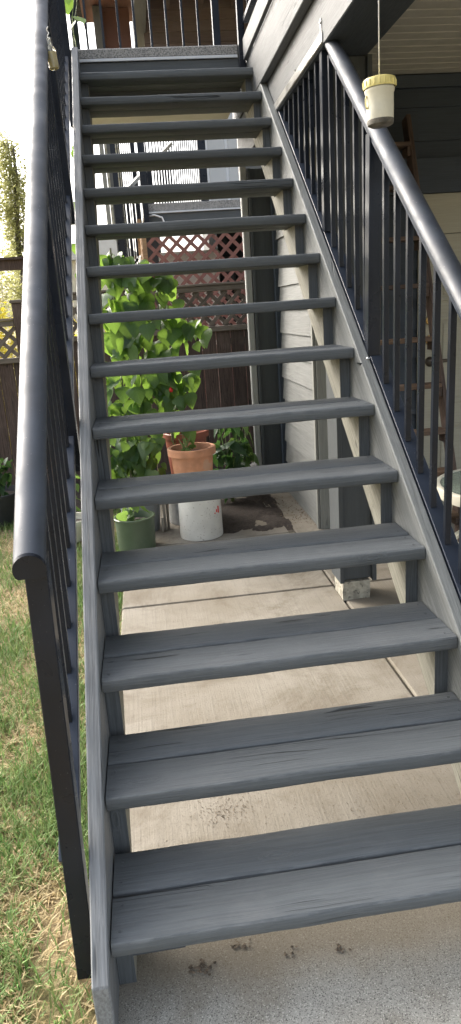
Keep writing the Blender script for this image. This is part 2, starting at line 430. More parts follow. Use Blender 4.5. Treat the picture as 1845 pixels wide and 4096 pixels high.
# ------------------------------------------------------------------ stair geometry
RISE, RUN, NT_ = .19, .23963, 15
SL = RISE / RUN
def nose(y): return RISE + SL * y

# ------------------------------------------------------------------ the setting: ground, patio
def struct(o): o['kind'] = 'structure'; return o
gv = []; gf = []
xs = np.concatenate([np.linspace(-300, -6, 6), np.linspace(-4, 6, 60), np.linspace(8, 300, 6)])
ys = np.concatenate([np.linspace(-200, -4, 5), np.linspace(-3, 7, 60), np.linspace(9, 600, 7)])
for y in ys:
    for x in xs:
        z = -.05
        if -4 <= x <= 6 and -3 <= y <= 7: z += .018 * mnoise.noise(Vector((x * 2, y * 2, 0))) * (0 if -.1 < x < 4.7 and y < 4.5 else 1)
        gv.append((x, y, z))
nx = len(xs)
for j in range(len(ys) - 1):
    for i in range(nx - 1): gf.append((j * nx + i, j * nx + i + 1, (j + 1) * nx + i + 1, (j + 1) * nx + i))
ground = struct(put('ground', mesh('ground', gv, gf, True), M['ground'], (0, 0, 0)))

patio = struct(box('patio', -.045, 4.6, -3.0, 4.40, -.12, -.012, M['slabbase']))
def slab(x0, x1, y0, y1, mat=None, z=0.0):
    g = .006
    return box('slab', x0 + g, x1 - g, y0 + g, y1 - g, -.10, z, mat or M['slab'], patio, bev=.006)
XJ, XJ2 = [-.05, .02 - .07, 1.122, 2.4, 3.6, 4.6], None
for (x0, x1) in ((-.05, 1.122), (1.122, 2.35), (2.35, 3.5), (3.5, 4.6)):
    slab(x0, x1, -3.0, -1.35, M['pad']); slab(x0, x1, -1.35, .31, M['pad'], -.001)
    slab(x0, x1, .31, 2.28); slab(x0, x1, 2.28, 3.28 if x0 < 1 else 4.4)
slab(-.05, 1.085, 3.28, 4.40)
# shallow second groove in the near slab edge
soilbed = struct(put('garden_soil', None or mesh('soil', *(lambda n_=40: (
    [( -1.0 + 3.2 * i / (n_ - 1), 4.40 + 1.05 * j / 9, .0 + .05 * mnoise.noise(Vector((i * .5, j * .6, 3))) + (.03 if 0 < j else -.03)) for j in range(10) for i in range(n_)],
    [(j * n_ + i, j * n_ + i + 1, (j + 1) * n_ + i + 1, (j + 1) * n_ + i) for j in range(9) for i in range(n_ - 1)]))(), True), M['soil'], (0, 0, 0)))

# ------------------------------------------------------------------ staircase
st = thing('staircase', 'open riser grey painted wooden staircase climbing to the raised landing', 'staircase', (.5, 0, 0))
BD = .131
def tread_mesh(L, D, T, seed):
    """board with slightly wavy worn edges"""
    rr = random.Random(seed); nx_ = 26; vs = []; fs = []
    prof = [(-D / 2, -T / 2 + .004), (-D / 2, T / 2 - .006), (-D / 2 + .0025, T / 2 - .002), (-D / 2 + .007, T / 2), (D / 2 - .006, T / 2), (D / 2 - .0015, T / 2 - .002), (D / 2, T / 2 - .006), (D / 2, -T / 2 + .004), (D / 2 - .004, -T / 2), (-D / 2 + .004, -T / 2)]
    n = len(prof); s1, s2, s3 = rr.random() * 50, rr.random() * 50, rr.random() * 50
    cup = rr.uniform(-.0015, .0015)
    for i in range(nx_):
        x = -L / 2 + L * i / (nx_ - 1)
        for (y, z) in prof:
            wy = .0022 * mnoise.noise(Vector((x * 5, s1 + (3 if y > 0 else 0), 0))) + .0012 * mnoise.noise(Vector((x * 19, s2 + (3 if y > 0 else 0), z * 40)))
            wz = .0024 * mnoise.noise(Vector((x * 3, s3, 0))) + .001 * mnoise.noise(Vector((x * 14, s3 + y * 20, z * 30)))
            vs.append((x, y + wy, z + wz + cup * (1 - (2 * y / D) ** 2)))
    for i in range(nx_ - 1):
        for k in range(n):
            k2 = (k + 1) % n; fs.append((i * n + k, (i + 1) * n + k, (i + 1) * n + k2, i * n + k2))
    fs.append(tuple(range(n))); fs.append(tuple(range(nx_ * n - 1, (nx_ - 1) * n - 1, -1)))
    m = mesh('tread_board', vs, fs)
    for p in m.polygons:
        if len(p.vertices) == 4: p.use_smooth = True
    bm = bmesh.new(); bm.from_mesh(m); bmesh.ops.recalc_face_normals(bm, faces=bm.faces)
    for e in bm.edges:
        if len(e.link_faces) == 2 and e.calc_face_angle() > R(50): e.smooth = False
    bm.to_mesh(m); bm.free(); return m
TM = [tread_mesh(1.0, BD, .040, s) for s in range(6)]
screw = lathe_mesh([(0, .0006), (.003, .0002), (.004, .0008), (.0042, 0)], 10)
for i in range(NT_):
    y, z = i * RUN, (i + 1) * RISE
    for k in (0, 1):
        b = put('tread_board', TM[(i * 2 + k * 3 + i // 3) % 6], M['tread'], (.5, y + BD / 2 + k * (BD + .009), z - .020), st,
                Quaternion((0, 0, 1), R(random.uniform(-.12, .12) + (180 if False else 0))))
        if i < 6:
            for sx in (.022, .978):
                for sy in (-.035, .035):
                    put('screw', screw, M['riserpaint'], (sx + random.uniform(-.004, .004), y + BD / 2 + k * (BD + .009) + sy, z + .0012), b)
# cut stringers: painted riser cuts, weathered sides
def stringer(x0, x1, name='stringer'):
    rf = .066; lo = -.325
    poly = [(rf, 0.0)]
    for i in range(NT_):
        poly += [(i * RUN + rf, (i + 1) * RISE - .041), ((i + 1) * RUN + rf, (i + 1) * RISE - .041)]
    poly[-1] = (3.585, poly[-1][1])
    poly += [(3.585, nose(3.585) + lo)]
    y_end = (0 - RISE - lo) / SL
    poly += [(y_end, 0.0)]
    o = prism(name, poly, x0, x1, 'x', M['rawstr'], st)
    o.data.materials.append(M['riserpaint'])
    for p in o.data.polygons:
        if p.normal.y < -.9: p.material_index = 1
    return o
stringer(-.0025, .037); stringer(.963, 1.0025)
def skirt(x0, x1, h, mat, yf):
    lo = h - .36
    poly = [(yf, 0), (yf, nose(yf) + h), (3.56, nose(3.56) + h), (3.592, nose(3.56) + h - .02), (3.592, nose(3.592) + lo), ((0 - RISE - lo) / SL, 0)]
    return prism('skirt_board', poly, x0, x1, 'x', mat, st, bev=.0035)
skirt(-.041, -.0035, .030, M['skirt'], -.075)
skirt(1.0035, 1.042, .012, M['skirt_r'], -.075)
box('ground_cleat', .04, .16, .03, .068, .118, .128, M['beamdark'], st)

# ------------------------------------------------------------------ railings
def rail_profile(w_=.064, h_=.052, n_=26):
    pts = []
    for k in range(n_):
        t = 2 * math.pi * k / n_; x = math.cos(t) * w_ / 2; z = math.sin(t) * h_ / 2
        pts.append((x, max(z, -h_ * .30)))
    return pts
def sweep(name, p, q, prof, mat, parent, up=(0, 0, 1), plumb=0.0):
    p = Vector(p); q = Vector(q); L = (q - p).length; n = len(prof)
    vs = [(-L / 2 + b * plumb, a, b) for a, b in prof] + [(L / 2 + b * plumb, a, b) for a, b in prof]
    fs = [(i, (i + 1) % n, (i + 1) % n + n, i + n) for i in range(n)] + [tuple(range(n - 1, -1, -1)), tuple(range(n, 2 * n))]
    m = mesh(name, vs, fs)
    for pl in m.polygons:
        if len(pl.vertices) == 4: pl.use_smooth = True
    bm = bmesh.new(); bm.from_mesh(m); bmesh.ops.recalc_face_normals(bm, faces=bm.faces)
    for e in bm.edges:
        if len(e.link_faces) == 2 and e.calc_face_angle() > R(40): e.smooth = False
    bm.to_mesh(m); bm.free()
    return put(name, m, mat, (p + q) / 2, parent, frame(p, q, up))
PROF = rail_profile(); CAPP = [(a * 1.02, b * 1.02) for a, b in PROF]

def vpost(name, x0, x1, y, z0, z1, w_, mat, parent, bev=.002):
    return bar(name, (x0, y, z0), (x1, y, z1), w_, w_, mat, parent, up=(0, 1, 0), bev=bev)

# left railing
rl = thing('stair_railing', 'black metal stair railing beside the lawn, its round end facing the viewer', 'railing', (-.08, .13, -.03))
def lx(y): return -.0630 - .0105 * y            # rail centre
LH = .79
def lp(y, h): return (lx(y), y, nose(y) + h)
sweep('handrail', lp(.085, LH), lp(3.52, LH), PROF, M['railtop'], rl, plumb=SL * .8)
sweep('end_cap', lp(.079, LH), lp(.0845, LH), CAPP, M['black'], rl, plumb=SL * .8)
bar('top_channel', (lx(.12) - .004, .12, nose(.12) + LH - .030), (lx(3.5) - .004, 3.5, nose(3.5) + LH - .030), .034, .026, M['black'], rl, bev=.002)
BXL = -.086
bar('bottom_rail', (BXL, .14, nose(.14) + .000), (BXL, 1.17, nose(1.17) + .000), .050, .026, M['botrail'], rl, bev=.002)
bar('bottom_rail', (BXL, 1.22, nose(1.22) + .000), (BXL, 3.5, nose(3.5) + .000), .050, .026, M['botrail'], rl, bev=.002)
vpost('post', -.084, lx(.135) + .006, .135, -.02, nose(.135) + LH - .03, .046, M['black'], rl)
vpost('post', BXL + .012, lx(1.195), 1.195, 1.0, nose(1.195) + LH - .03, .046, M['black'], rl)
vpost('post', BXL + .012, lx(2.35), 2.35, 1.93, nose(2.35) + LH - .03, .046, M['black'], rl)
vpost('post', -.072, -.078, 3.56, 2.62, 3.95, .05, M['black'], rl)
y = .288
while y < 3.46:
    if min(abs(y - 1.195), abs(y - 2.35), abs(y - 3.56)) > .045:
        vpost('picket', BXL, lx(y) - .004, y, nose(y) + .012, nose(y) + LH - .04, .0185, M['black'], rl, bev=.001)
    y += .105
for y in (.40, 1.55, 2.7): pass

# right railing
rr_ = thing('stair_railing', 'black metal stair railing by the house, cut off under the pale beam', 'railing', (1.07, .1, 0))
def rx(y): return 1.072 + .010 * (y / 2.0)
RH = .785
YP = 1.955
sweep('handrail', (rx(-.05), -.05, nose(-.05) + RH), (rx(YP), YP, nose(YP) + RH), PROF, M['railtop'], rr_)
sweep('end_cap', (rx(YP), YP - .004, nose(YP - .004) + RH), (rx(YP), YP + .005, nose(YP + .005) + RH), CAPP, M['railtop'], rr_)
bar('top_channel', (rx(0) - .002, .0, nose(.0) + RH - .029), (rx(YP) - .002, YP - .03, nose(YP - .03) + RH - .029), .034, .024, M['botrail'], rr_, bev=.002)
BX = 1.074
bar('bottom_rail', (BX, -.02, nose(-.02) + .0), (BX, 1.385, nose(1.385) + .0), .056, .026, M['botrail'], rr_, bev=.002)
bar('bottom_rail', (BX, 1.435, nose(1.435) + .0), (BX, 3.04, nose(3.04) + .0), .056, .026, M['botrail'], rr_, bev=.002)
PX = 1.066
vpost('post', PX, rx(.03), .03, .0, nose(.03) + RH - .03, .05, M['black'], rr_)
mp = vpost('post', PX - .004, rx(1.41), 1.41, nose(1.41) - .14, nose(1.41) + RH - .03, .048, M['black'], rr_)
vpost('post', PX, 1.074, 2.02, nose(2.02) + .01, 2.515, .040, M['black'], rr_)
br = box('post_bracket', 1.0, 1.045, 1.355, 1.395, nose(1.37) - .006, nose(1.37) + .0, M['black'], rr_)
lathe('bolt', [(0, .007), (.004, .006), (.007, .002), (.007, 0)], M['steelbolt'], (1.032, 1.362, nose(1.362) + .020), rr_, 12)
y = .159
while y < 3.0:
    if min(abs(y - 1.41), abs(y - 2.02), abs(y - .03)) > .05:
        zt = min(nose(y) + RH - .038, 2.520)
        if zt - nose(y) > .04:
            vpost('picket', PX, PX + .004, y, nose(y) + .012, zt, .0185, M['black'], rr_, bev=.001)
    y += .1105
bar('top_track', (1.056, 1.93, 2.531), (1.056, 3.06, 2.531), .040, .042, M['silver'], rr_, bev=.003)
box('wall_bracket', 1.040, 1.0445, 1.945, 1.962, 2.548, 2.602, M['silver'], rr_)
lathe('bolt', [(0, .006), (.004, .005), (.006, 0)], M['steelbolt'], (1.040, 1.953, 2.588), rr_, 10, Quaternion((0, 1, 0), R(-90)))
box('wall_bracket', 1.040, 1.0445, 2.44, 2.456, 2.540, 2.565, M['silver'], rr_)

# ------------------------------------------------------------------ raised landing
ld = thing('landing', 'raised landing with speckled vinyl edge at the top of the stairs', 'landing', (.45, 4.1, 2.7))
Y0 = 3.600
box('deck_surface', -.075, .955, Y0 - .012, 4.60, 2.985, 3.040, M['vinyl'], ld, bev=.006)
box('drip_edge', -.005, .950, Y0 - .022, Y0 - .012, 2.968, 2.984, M['drip'], ld, bev=.002)
box('fascia', -.035, .958, Y0 - .005, Y0 + .034, 2.695, 2.966, M['fasciapaint'], ld)
for x in (-.03, .28, .60, .915): box('joist', x, x + .038, Y0 + .036, 4.55, 2.80, 2.983, M['rawstr'], ld)
box('underside_panel', -.03, .952, Y0 + .036, 4.58, 2.780, 2.797, M['fabricwhite'], ld)
box('rim_board', -.035, .958, 4.562, 4.60, 2.74, 2.983, M['fasciapaint'], ld)
lr = thing('landing_railing', 'row of bright edged metal pickets along the back of the landing', 'railing', (.45, 4.56, 3.04))
box('bottom_rail', -.05, .955, 4.535, 4.56, 3.10, 3.125, M['black'], lr)
box('handrail', -.05, .955, 4.52, 4.575, 4.02, 4.06, M['railtop'], lr, bev=.01)
for k in range(9): box('picket', .03 + .114 * k - .008, .03 + .114 * k + .008, 4.539, 4.556, 3.125, 4.02, M['black'], lr)
for x in (-.05, .955): box('post', x - .025, x + .025, 4.522, 4.572, 3.04, 4.02, M['black'], lr)
# deck edge railing right of the landing, seen edge on
er = thing('deck_railing', 'black railing post and low rail at the right corner of the landing', 'railing', (.98, 3.6, 3.04))
box('post', .955, .995, 3.545, 3.585, 2.90, 4.05, M['black'], er, bev=.002)
box('bottom_rail', .985, 1.025, 1.0, 3.543, 3.135, 3.160, M['black'], er)
box('handrail', .975, 1.035, 1.0, 3.543, 4.0, 4.05, M['railtop'], er, bev=.01)
for k in range(14): box('picket', .997, 1.013, 3.44 - .111 * k - .008, 3.44 - .111 * k + .008, 3.16, 4.0, M['black'], er)
lathe('bolt', [(0, .008), (.005, .006), (.008, 0)], M['steelbolt'], (.998, 3.555, 2.975), er, 10, Quaternion((0, 1, 0), R(90)))

# ------------------------------------------------------------------ house (balcony, beam, walls, door, soffit)
hs = thing('house', 'grey house with pale lap siding, dark porch wall and cream door under its balcony', 'house', (2.6, 3.3, 0))
box('balcony_edge', .978, 1.0, -1.5, 3.54, 2.940, 3.050, M['beamface'], hs, bev=.002)
box('rim_board', 1.0, 1.044, -1.5, 3.59, 2.708, 2.938, M['beamface'], hs, bev=.003)
box('beam', 1.0455, 1.275, -1.5, 4.40, 2.505, 2.780, M['beamdark'], hs, bev=.003)
box('beam_face', 1.0435, 1.0452, -1.5, 3.60, 2.508, 2.705, M['beamface'], hs)
box('balcony_floor', 1.047, 4.6, -1.5, 4.60, 2.80, 3.045, M['fasciapaint'], hs)
for k in range(50):
    y1 = 3.262 - .0935 * k
    if y1 < -1.4: break
    box('soffit_panel', 1.277, 4.6, y1 - .0885, y1 - .002, 2.757, 2.772, M['soffit'], hs, bev=.003)
box('soffit_backing', 1.277, 4.6, -1.5, 3.27, 2.774, 2.798, M['soffit'], hs)
# back wall of the porch
for k in range(15):
    z0 = .0 + .185 * k
    if z0 > 2.7: break
    z1 = min(z0 + .20, 2.755)
    for (x0, x1) in ((1.42, 1.99), (3.0, 4.6)):
        prism('siding_board', [(3.300, z0), (3.318, z1), (3.33, z1), (3.33, z0)], x0, x1, 'x', M['dark_house'], hs)
    if z0 > 2.09: prism('siding_board', [(3.300, z0), (3.318, z1), (3.33, z1), (3.33, z0)], 1.99, 3.0, 'x', M['dark_house'], hs)
box('wall_core', 1.335, 4.6, 3.335, 4.36, 0, 2.755, M['dark_house'], hs)
box('crown_trim', 1.42, 4.6, 3.27, 3.30, 2.69, 2.755, M['dark_house'], hs)
box('porch_header', 1.43, 4.6, 3.26, 3.298, 2.105, 2.30, M['dark_house'], hs)
# side wall of pale lap siding
for k in range(16):
    z0 = .087 + .1725 * (k - 1) if k else 0
    z0 = max(.005, z0); z1 = .087 + .1725 * k + .02
    if z0 > 2.49: break
    z1 = min(z1, 2.50)
    t = .003 * ((k * 7) % 3 - 1)
    prism('siding_board', [(1.297 - .002 + t * .3, z0), (1.313, z1), (1.330, z1), (1.330, z0)], 3.325, 4.40, 'y', M['siding_pale'], hs)
box('corner_trim', 1.285, 1.302, 3.285, 3.323, 0, 2.50, M['trim_pale'], hs, bev=.002)
box('corner_trim', 1.304, 1.415, 3.270, 3.297, 0, 2.50, M['trim_pale'], hs, bev=.002)
box('dark_corner_trim', 1.278, 1.333, 4.402, 4.47, 0, 2.50, M['dark_house'], hs)
# door
door = box('door', 2.03, 2.87, 3.286, 3.325, .02, 1.865, M['creamboard'], hs)
for cx in (2.03 + .225, 2.87 - .225):
    for (z0, z1) in ((.16, .66), (.80, 1.36), (1.46, 1.72)):
        for (a0, a1, b0, b1) in ((cx - .135, cx + .135, z0, z0 + .02), (cx - .135, cx + .135, z1 - .02, z1), (cx - .135, cx - .115, z0 + .02, z1 - .02), (cx + .115, cx + .135, z0 + .02, z1 - .02)):
            box('panel_moulding', a0, a1, 3.278, 3.2855, b0, b1, M['creamboard'], door, bev=.003)
        box('door_panel', cx - .095, cx + .095, 3.281, 3.2855, z0 + .04, z1 - .04, M['creamboard'], door, bev=.003)
kq = Quaternion((1, 0, 0), R(90))
for z in (1.345, 1.22): lathe('deadbolt', [(0, .026), (.012, .024), (.022, .014), (.033, .012), (.034, 0)], M['brass'], (2.075, 3.284, z), door, 20, kq)
lathe('handle_plate', [(0, .02), (.018, .018), (.032, .008), (.034, 0)], M['darkmetal'], (2.075, 3.284, 1.08), door, 20, kq)
bar('door_lever', (2.075, 3.255, 1.08), (2.19, 3.252, 1.083), .014, .022, M['darkmetal'], door, bev=.004)
box('door_casing', 1.99, 2.91, 3.280, 3.299, 1.869, 2.103, M['creamboard'], hs, bev=.002)
box('door_casing', 1.99, 2.028, 3.284, 3.299, 0, 1.866, M['creamboard'], hs, bev=.002)
box('door_casing', 2.872, 2.91, 3.284, 3.299, 0, 1.866, M['creamboard'], hs, bev=.002)
box('threshold', 2.0, 2.9, 3.23, 3.277, 0, .03, M['trim_pale'], hs)
# wall above the balcony
for k in range(13): prism('siding_board', [(1.62, 3.06 + .19 * k), (1.638, 3.27 + .19 * k), (1.66, 3.27 + .19 * k), (1.66, 3.06 + .19 * k)], -1.5, 4.6, 'y', M['dark_house'], hs)

# ------------------------------------------------------------------ columns
def column(x0, x1, y0, y1, z0, z1, label, cap=True, strips=.022):
    c = thing('support_column', label, 'column', ((x0 + x1) / 2, (y0 + y1) / 2, 0))
    box('shaft', x0, x1, y0, y1, z0 + .012, z1, M['column'], c, bev=.002)
    for (a0, a1) in ((x0 - strips, x0), (x1, x1 + strips)):
        box('corner_strip', a0, a1, y0 - .020, y1 + .020, z0, z1, M['column'], c, bev=.002)
    return c
c1 = column(1.118, 1.268, 2.075, 2.215, .098, 2.503, 'dark grey wrapped column standing on a rough concrete block')
pv = lathe_mesh([(0, 0), (.1, 0)], 4)
def rough_block(name, x0, x1, y0, y1, z0, z1, mat, parent, amp=.006):
    bm = bmesh.new(); bmesh.ops.create_cube(bm, size=1); bmesh.ops.subdivide_edges(bm, edges=bm.edges, cuts=5, use_grid_fill=True)
    bmesh.ops.scale(bm, vec=(x1 - x0, y1 - y0, z1 - z0), verts=bm.verts)
    for v in bm.verts: v.co += Vector((mnoise.noise(v.co * 20), mnoise.noise(v.co * 20 + Vector((9, 0, 0))), mnoise.noise(v.co * 20 + Vector((0, 9, 0))) * .5)) * amp
    m = bpy.data.meshes.new(name); bm.to_mesh(m); bm.free()
    return put(name, m, mat, ((x0 + x1) / 2, (y0 + y1) / 2, (z0 + z1) / 2), parent)
pb = rough_block('pier_block', 1.112, 1.258, 2.068, 2.225, -.005, .099, M['pier'], None)
tag(pb, 'rough pale concrete block under the near dark column', 'concrete block')
c2 = column(1.135, 1.285, 4.48, 4.63, .06, 2.503, 'tall dark grey column behind the stairs at the end of the pale wall')
dp = tag(bar('downpipe', (1.083, 4.50, .03), (1.083, 4.50, 2.74), .052, .052, M['pale_pole'], None, up=(0, 1, 0), bev=.006), 'pale grey square downpipe beside the far dark column', 'downpipe')
pts = [(1.315 + .012 * math.sin(k * .9), 4.495 + .004 * math.cos(k * 1.3), .03 + 2.4 * k / 24) for k in range(25)]
tag(tube('cable_conduit', pts, .010, M['pale_pole'], None, 8), 'thin wavy grey conduit running up the end of the pale wall', 'conduit')

# ------------------------------------------------------------------ hanging things
jr = thing('hanging_jar', 'white plastic jar with yellow screw lid hanging on a white string', 'jar', (.962, 1.0, 2.0))
JX, JY, JZ = .962, 1.0, 1.994
tilt = Quaternion((0, 1, 0), R(-1.5))
jb = lathe('jar_body', [(0, .004), (.026, .004), (.030, 0), (.0365, .004), (.0385, .012), (.040, .05), (.0405, .085), (.043, .089), (.044, .096), (.042, .099), (.040, .108), (0, .109)], M['jar'], (JX, JY, JZ), jr, 40, tilt)
lathe('lid', [(.0468, 0), (.0475, .003), (.0475, .019), (.0455, .024), (.040, .026), (.012, .027), (.009, .032), (.005, .035), (0, .036)], M['lid'], (JX - .0025, JY, JZ + .099), jr, 40, tilt)
for k in range(20):
    a = 2 * math.pi * k / 20
    put('lid_rib', box_mesh(.003, .004, .016, .0008), M['lid'], (JX - .0028 + .0478 * math.cos(a), JY + .0478 * math.sin(a), JZ + .110), jr, tilt @ Quaternion((0, 0, 1), a))
lathe('base_stain', [(.0, -.0004), (.0300, -.0006), (.0375, .0036), (.0392, .0116), (.0393, .016)], M['grime'], (JX, JY, JZ), jr, 40, tilt)
ring = [(JX - .043 - .004 * math.sin(t), JY - .006 + .002 * math.cos(t), JZ + .062 + .017 * math.cos(t)) for t in [k * math.pi / 8 for k in range(17)]]
tube('handle_lug', ring, .0022, M['lid'], jr)
tube('string', [(JX - .003, JY, JZ + .132), (JX - .0035, JY, JZ + .4), (JX - .003, JY, 2.80)], .0018, M['string'], jr, 6)
tag(tube('screw_hook', [(1.004, JY, 2.835), (.97, JY, 2.835), (.955, JY, 2.825), (.952, JY, 2.808), (.960, JY, 2.797), (.968, JY, 2.806)], .002, M['steelbolt'], None, 6), 'small metal hook in the balcony rim holding the string', 'hook')

bt = thing('hanging_bottle', 'small clear bottle of amber liquid hanging inside the left handrail', 'bottle', (-.037, 1.95, 2.45))
bq = Quaternion((0, 1, 0), R(-4)) @ Quaternion((1, 0, 0), R(2))
lathe('bottle_glass', [(0, 0), (.0165, 0), (.0195, .003), (.0195, .060), (.017, .070), (.0085, .082), (.0075, .100), (.009, .101), (.009, .106), (.006, .108)], M['glass'], (-.037, 1.95, 2.452), bt, 24, bq)
lathe('liquid', [(0, .002), (.0155, .002), (.0180, .004), (.0180, .058), (0, .058)], M['liquid'], (-.037, 1.95, 2.4525), bt, 24, bq)
cs = [(-.045 + .003 * math.cos(k * 1.1), 1.95 + .003 * math.sin(k * 1.1), 2.553 + .004 * k) for k in range(12)]
tube('twisted_wire', cs, .0022, M['string'], bt, 6)

# ------------------------------------------------------------------ stepladder and table under the balcony
ldr = thing('wooden_stepladder', 'worn brown wooden ladder with flat steps leaning on the porch wall', 'ladder', (1.7, 3.0, 0))
T_, B_ = Vector((1.880, 3.22, 2.52)), Vector((2.02, 2.62, 0.0))
def lpt(z, dx=0.0):
    t = z / T_.z; p = B_.lerp(T_, t); return Vector((p.x + dx, p.y, z))
bar('stile', lpt(0), lpt(2.52), .028, .085, M['ladder'], ldr, up=(0, 1, 0), bev=.004)
bar('stile', lpt(0, -.55), lpt(2.52, -.46), .028, .085, M['ladder'], ldr, up=(0, 1, 0), bev=.004)
for z in (.22, .47, .71, .98, 1.25, 1.56, 1.83, 2.12, 2.36):
    a = lpt(z, -.016); b_ = lpt(z, -.53 + .03 * z)
    put('step', box_mesh((a - b_).x, .11, .026, .003), M['ladder'] if z > 1.3 else M['ladder_step'], (a + b_) / 2, ldr)
    put('step_support', box_mesh(.02, .09, .05, .003), M['ladder'], lpt(z - .04, -.027), ldr)

tb = thing('patio_table', 'round cream table with rippled green glass top beside the porch', 'table', (2.13, 2.22, 0))
TZ = .50
lathe('rim', [(.40, -.06), (.422, -.055), (.428, -.005), (.424, .004), (.41, .006), (.398, .002), (.398, -.055), (.40, -.06)], M['creampot'], (2.13, 2.22, TZ), tb, 56)
lathe('glass_top', [(0, -.006), (.397, -.006), (.397, .001), (0, .001)], M['glass_tex'], (2.13, 2.22, TZ), tb, 56)
for k in range(4):
    a = R(45 + 90 * k); c_, s_ = math.cos(a), math.sin(a)
    bar('leg', (2.13 + .36 * c_, 2.22 + .36 * s_, TZ - .058), (2.13 + .40 * c_, 2.22 + .40 * s_, .0), .03, .03, M['creampot'], tb, up=(0, 1, 0), bev=.004)
lathe('ring_shelf', [(.30, 0), (.33, 0), (.33, .012), (.30, .012), (.30, 0)], M['creampot'], (2.13, 2.22, .16), tb, 40)
for k in range(2):
    a = R(45 + 90 * k); c_, s_ = math.cos(a), math.sin(a)
    bar('shelf_bar', (2.13 + .38 * c_, 2.22 + .38 * s_, .15), (2.13 - .38 * c_, 2.22 - .38 * s_, .15), .02, .012 + .006 * k, M['creampot'], tb)

# ------------------------------------------------------------------ fence
YF = 5.40
def lattice_panel(parent, x0, x1, z0, z1, y, pitch, w_, mat, t=.008, skew=1.0):
    """two crossing layers of slats clipped to the opening"""
    H = z1 - z0
    for layer, s in ((0, 1), (1, -1)):
        yy = y + (t + .001) * layer
        k = x0 - H * skew + .02
        while k < x1 + H * skew:
            # line x = k + s*(z-z0)*skew  (s=1) or mirrored
            a = [k, z0] if s > 0 else [k, z1]; b_ = [k + H * skew, z1] if s > 0 else [k + H * skew, z0]
            # clip to [x0,x1]
            (xa, za), (xb, zb) = a, b_
            if xb > x0 + .012 and xa < x1 - .012:
                if xa < x0: f = (x0 - xa) / (xb - xa); za = za + f * (zb - za); xa = x0
                if xb > x1: f = (x1 - xa) / (xb - xa); zb = za + f * (zb - za); xb = x1
                if abs(xb - xa) > .02:
                    bar('lattice_slat', (xa, yy, za), (xb, yy, zb), t, w_, mat, parent, up=(0, 1, 0) if False else (0, 0, 1))
            k += pitch
def fence(x0, x1, ztop, zsolid, label, posts, lat=True, zb=-.03):
    f = thing('fence', label, 'fence', ((x0 + x1) / 2, YF, 0))
    x = x0
    while x < x1 - .02:
        bw = random.uniform(.125, .137); xe = min(x + bw, x1)
        dy = random.uniform(-.003, .003)
        box('fence_board', x + .002, xe - .002, YF + dy - .009, YF + dy + .009, zb + random.uniform(0, .02), zsolid - .02, M['fence'], f, bev=.002)
        x = xe
    for z in (zsolid + .0, ztop): 
        box('fence_rail', x0, x1, YF - .035, YF + .03, z - .035, z + .012, M['fence_rail'], f, bev=.003)
    box('top_cap', x0, x1, YF - .05, YF + .05, ztop + .013, ztop + .034, M['fence_rail'], f, bev=.004)
    box('lower_rail', x0, x1, YF + .012, YF + .05, .25, .33, M['fence_rail'], f, bev=.003)
    lattice_panel(f, x0, x1, zsolid + .014, ztop - .036, YF - .01, .128, .034, M['lattice'])
    for (px, pz) in posts:
        box('post', px - .045, px + .045, YF - .052, YF + .04, -.04, pz - .03, M['fence'], f, bev=.003)
        box('post_cap', px - .06, px + .06, YF - .066, YF + .06, pz - .028, pz, M['fence_rail'], f, bev=.006)
    return f
fence(-.80, 1.9, 1.70, 1.345, 'dark brown board fence with lattice top behind the potted beans', ((-.85, 1.70),))
fence(-3.6, -.90, 1.515, 1.195, 'lower stepped section of brown lattice topped fence behind the lawn', ((-2.3, 1.56),))

# ------------------------------------------------------------------ neighbour's place beyond the fence
nl = thing('lattice_screen', 'reddish brown diagonal lattice screen under the neighbouring deck', 'lattice', (1.0, 6.7, 0))
lattice_panel(nl, .36, 1.95, 1.0, 2.36, 6.70, .150, .036, M['redlat'], t=.010)
box('frame_post', .31, .358, 6.68, 6.74, -.05, 2.38, M['orangewood'], nl)
box('frame_post', 1.952, 2.0, 6.68, 6.74, -.05, 2.38, M['redlat'], nl)
box('bottom_board', .358, 1.952, 6.69, 6.73, .1, .99, M['redlat'], nl)
nl2 = thing('lattice_screen', 'pale sunlit lattice screen at the left side of the neighbouring deck', 'lattice', (.2, 7.4, 0))
for k in range(16):
    for s in (1, -1):
        z0 = .6 + .13 * k
        ya, yb = 6.80, 8.0
        za, zb = (z0, z0 + 1.2) if s > 0 else (z0 + 1.2, z0)
        if za > 2.38: continue
        def cl(z, za=za, zb=zb): return ya + (yb - ya) * (z - za) / (zb - za)
        if zb > 2.38: yb2, zb2 = cl(2.38), 2.38
        else: yb2, zb2 = yb, zb
        if s < 0 and za > 2.38: continue
        bar('lattice_slat', (.30 + .009 * s, ya, za), (.30 + .009 * s, yb2, zb2), .008, .034, M['orangewood'], nl2)
box('frame_post', .28, .335, 8.0, 8.06, -.05, 2.45, M['orangewood'], nl2)
box('top_board', .28, .32, 6.76, 8.0, 2.385, 2.47, M['orangewood'], nl2)

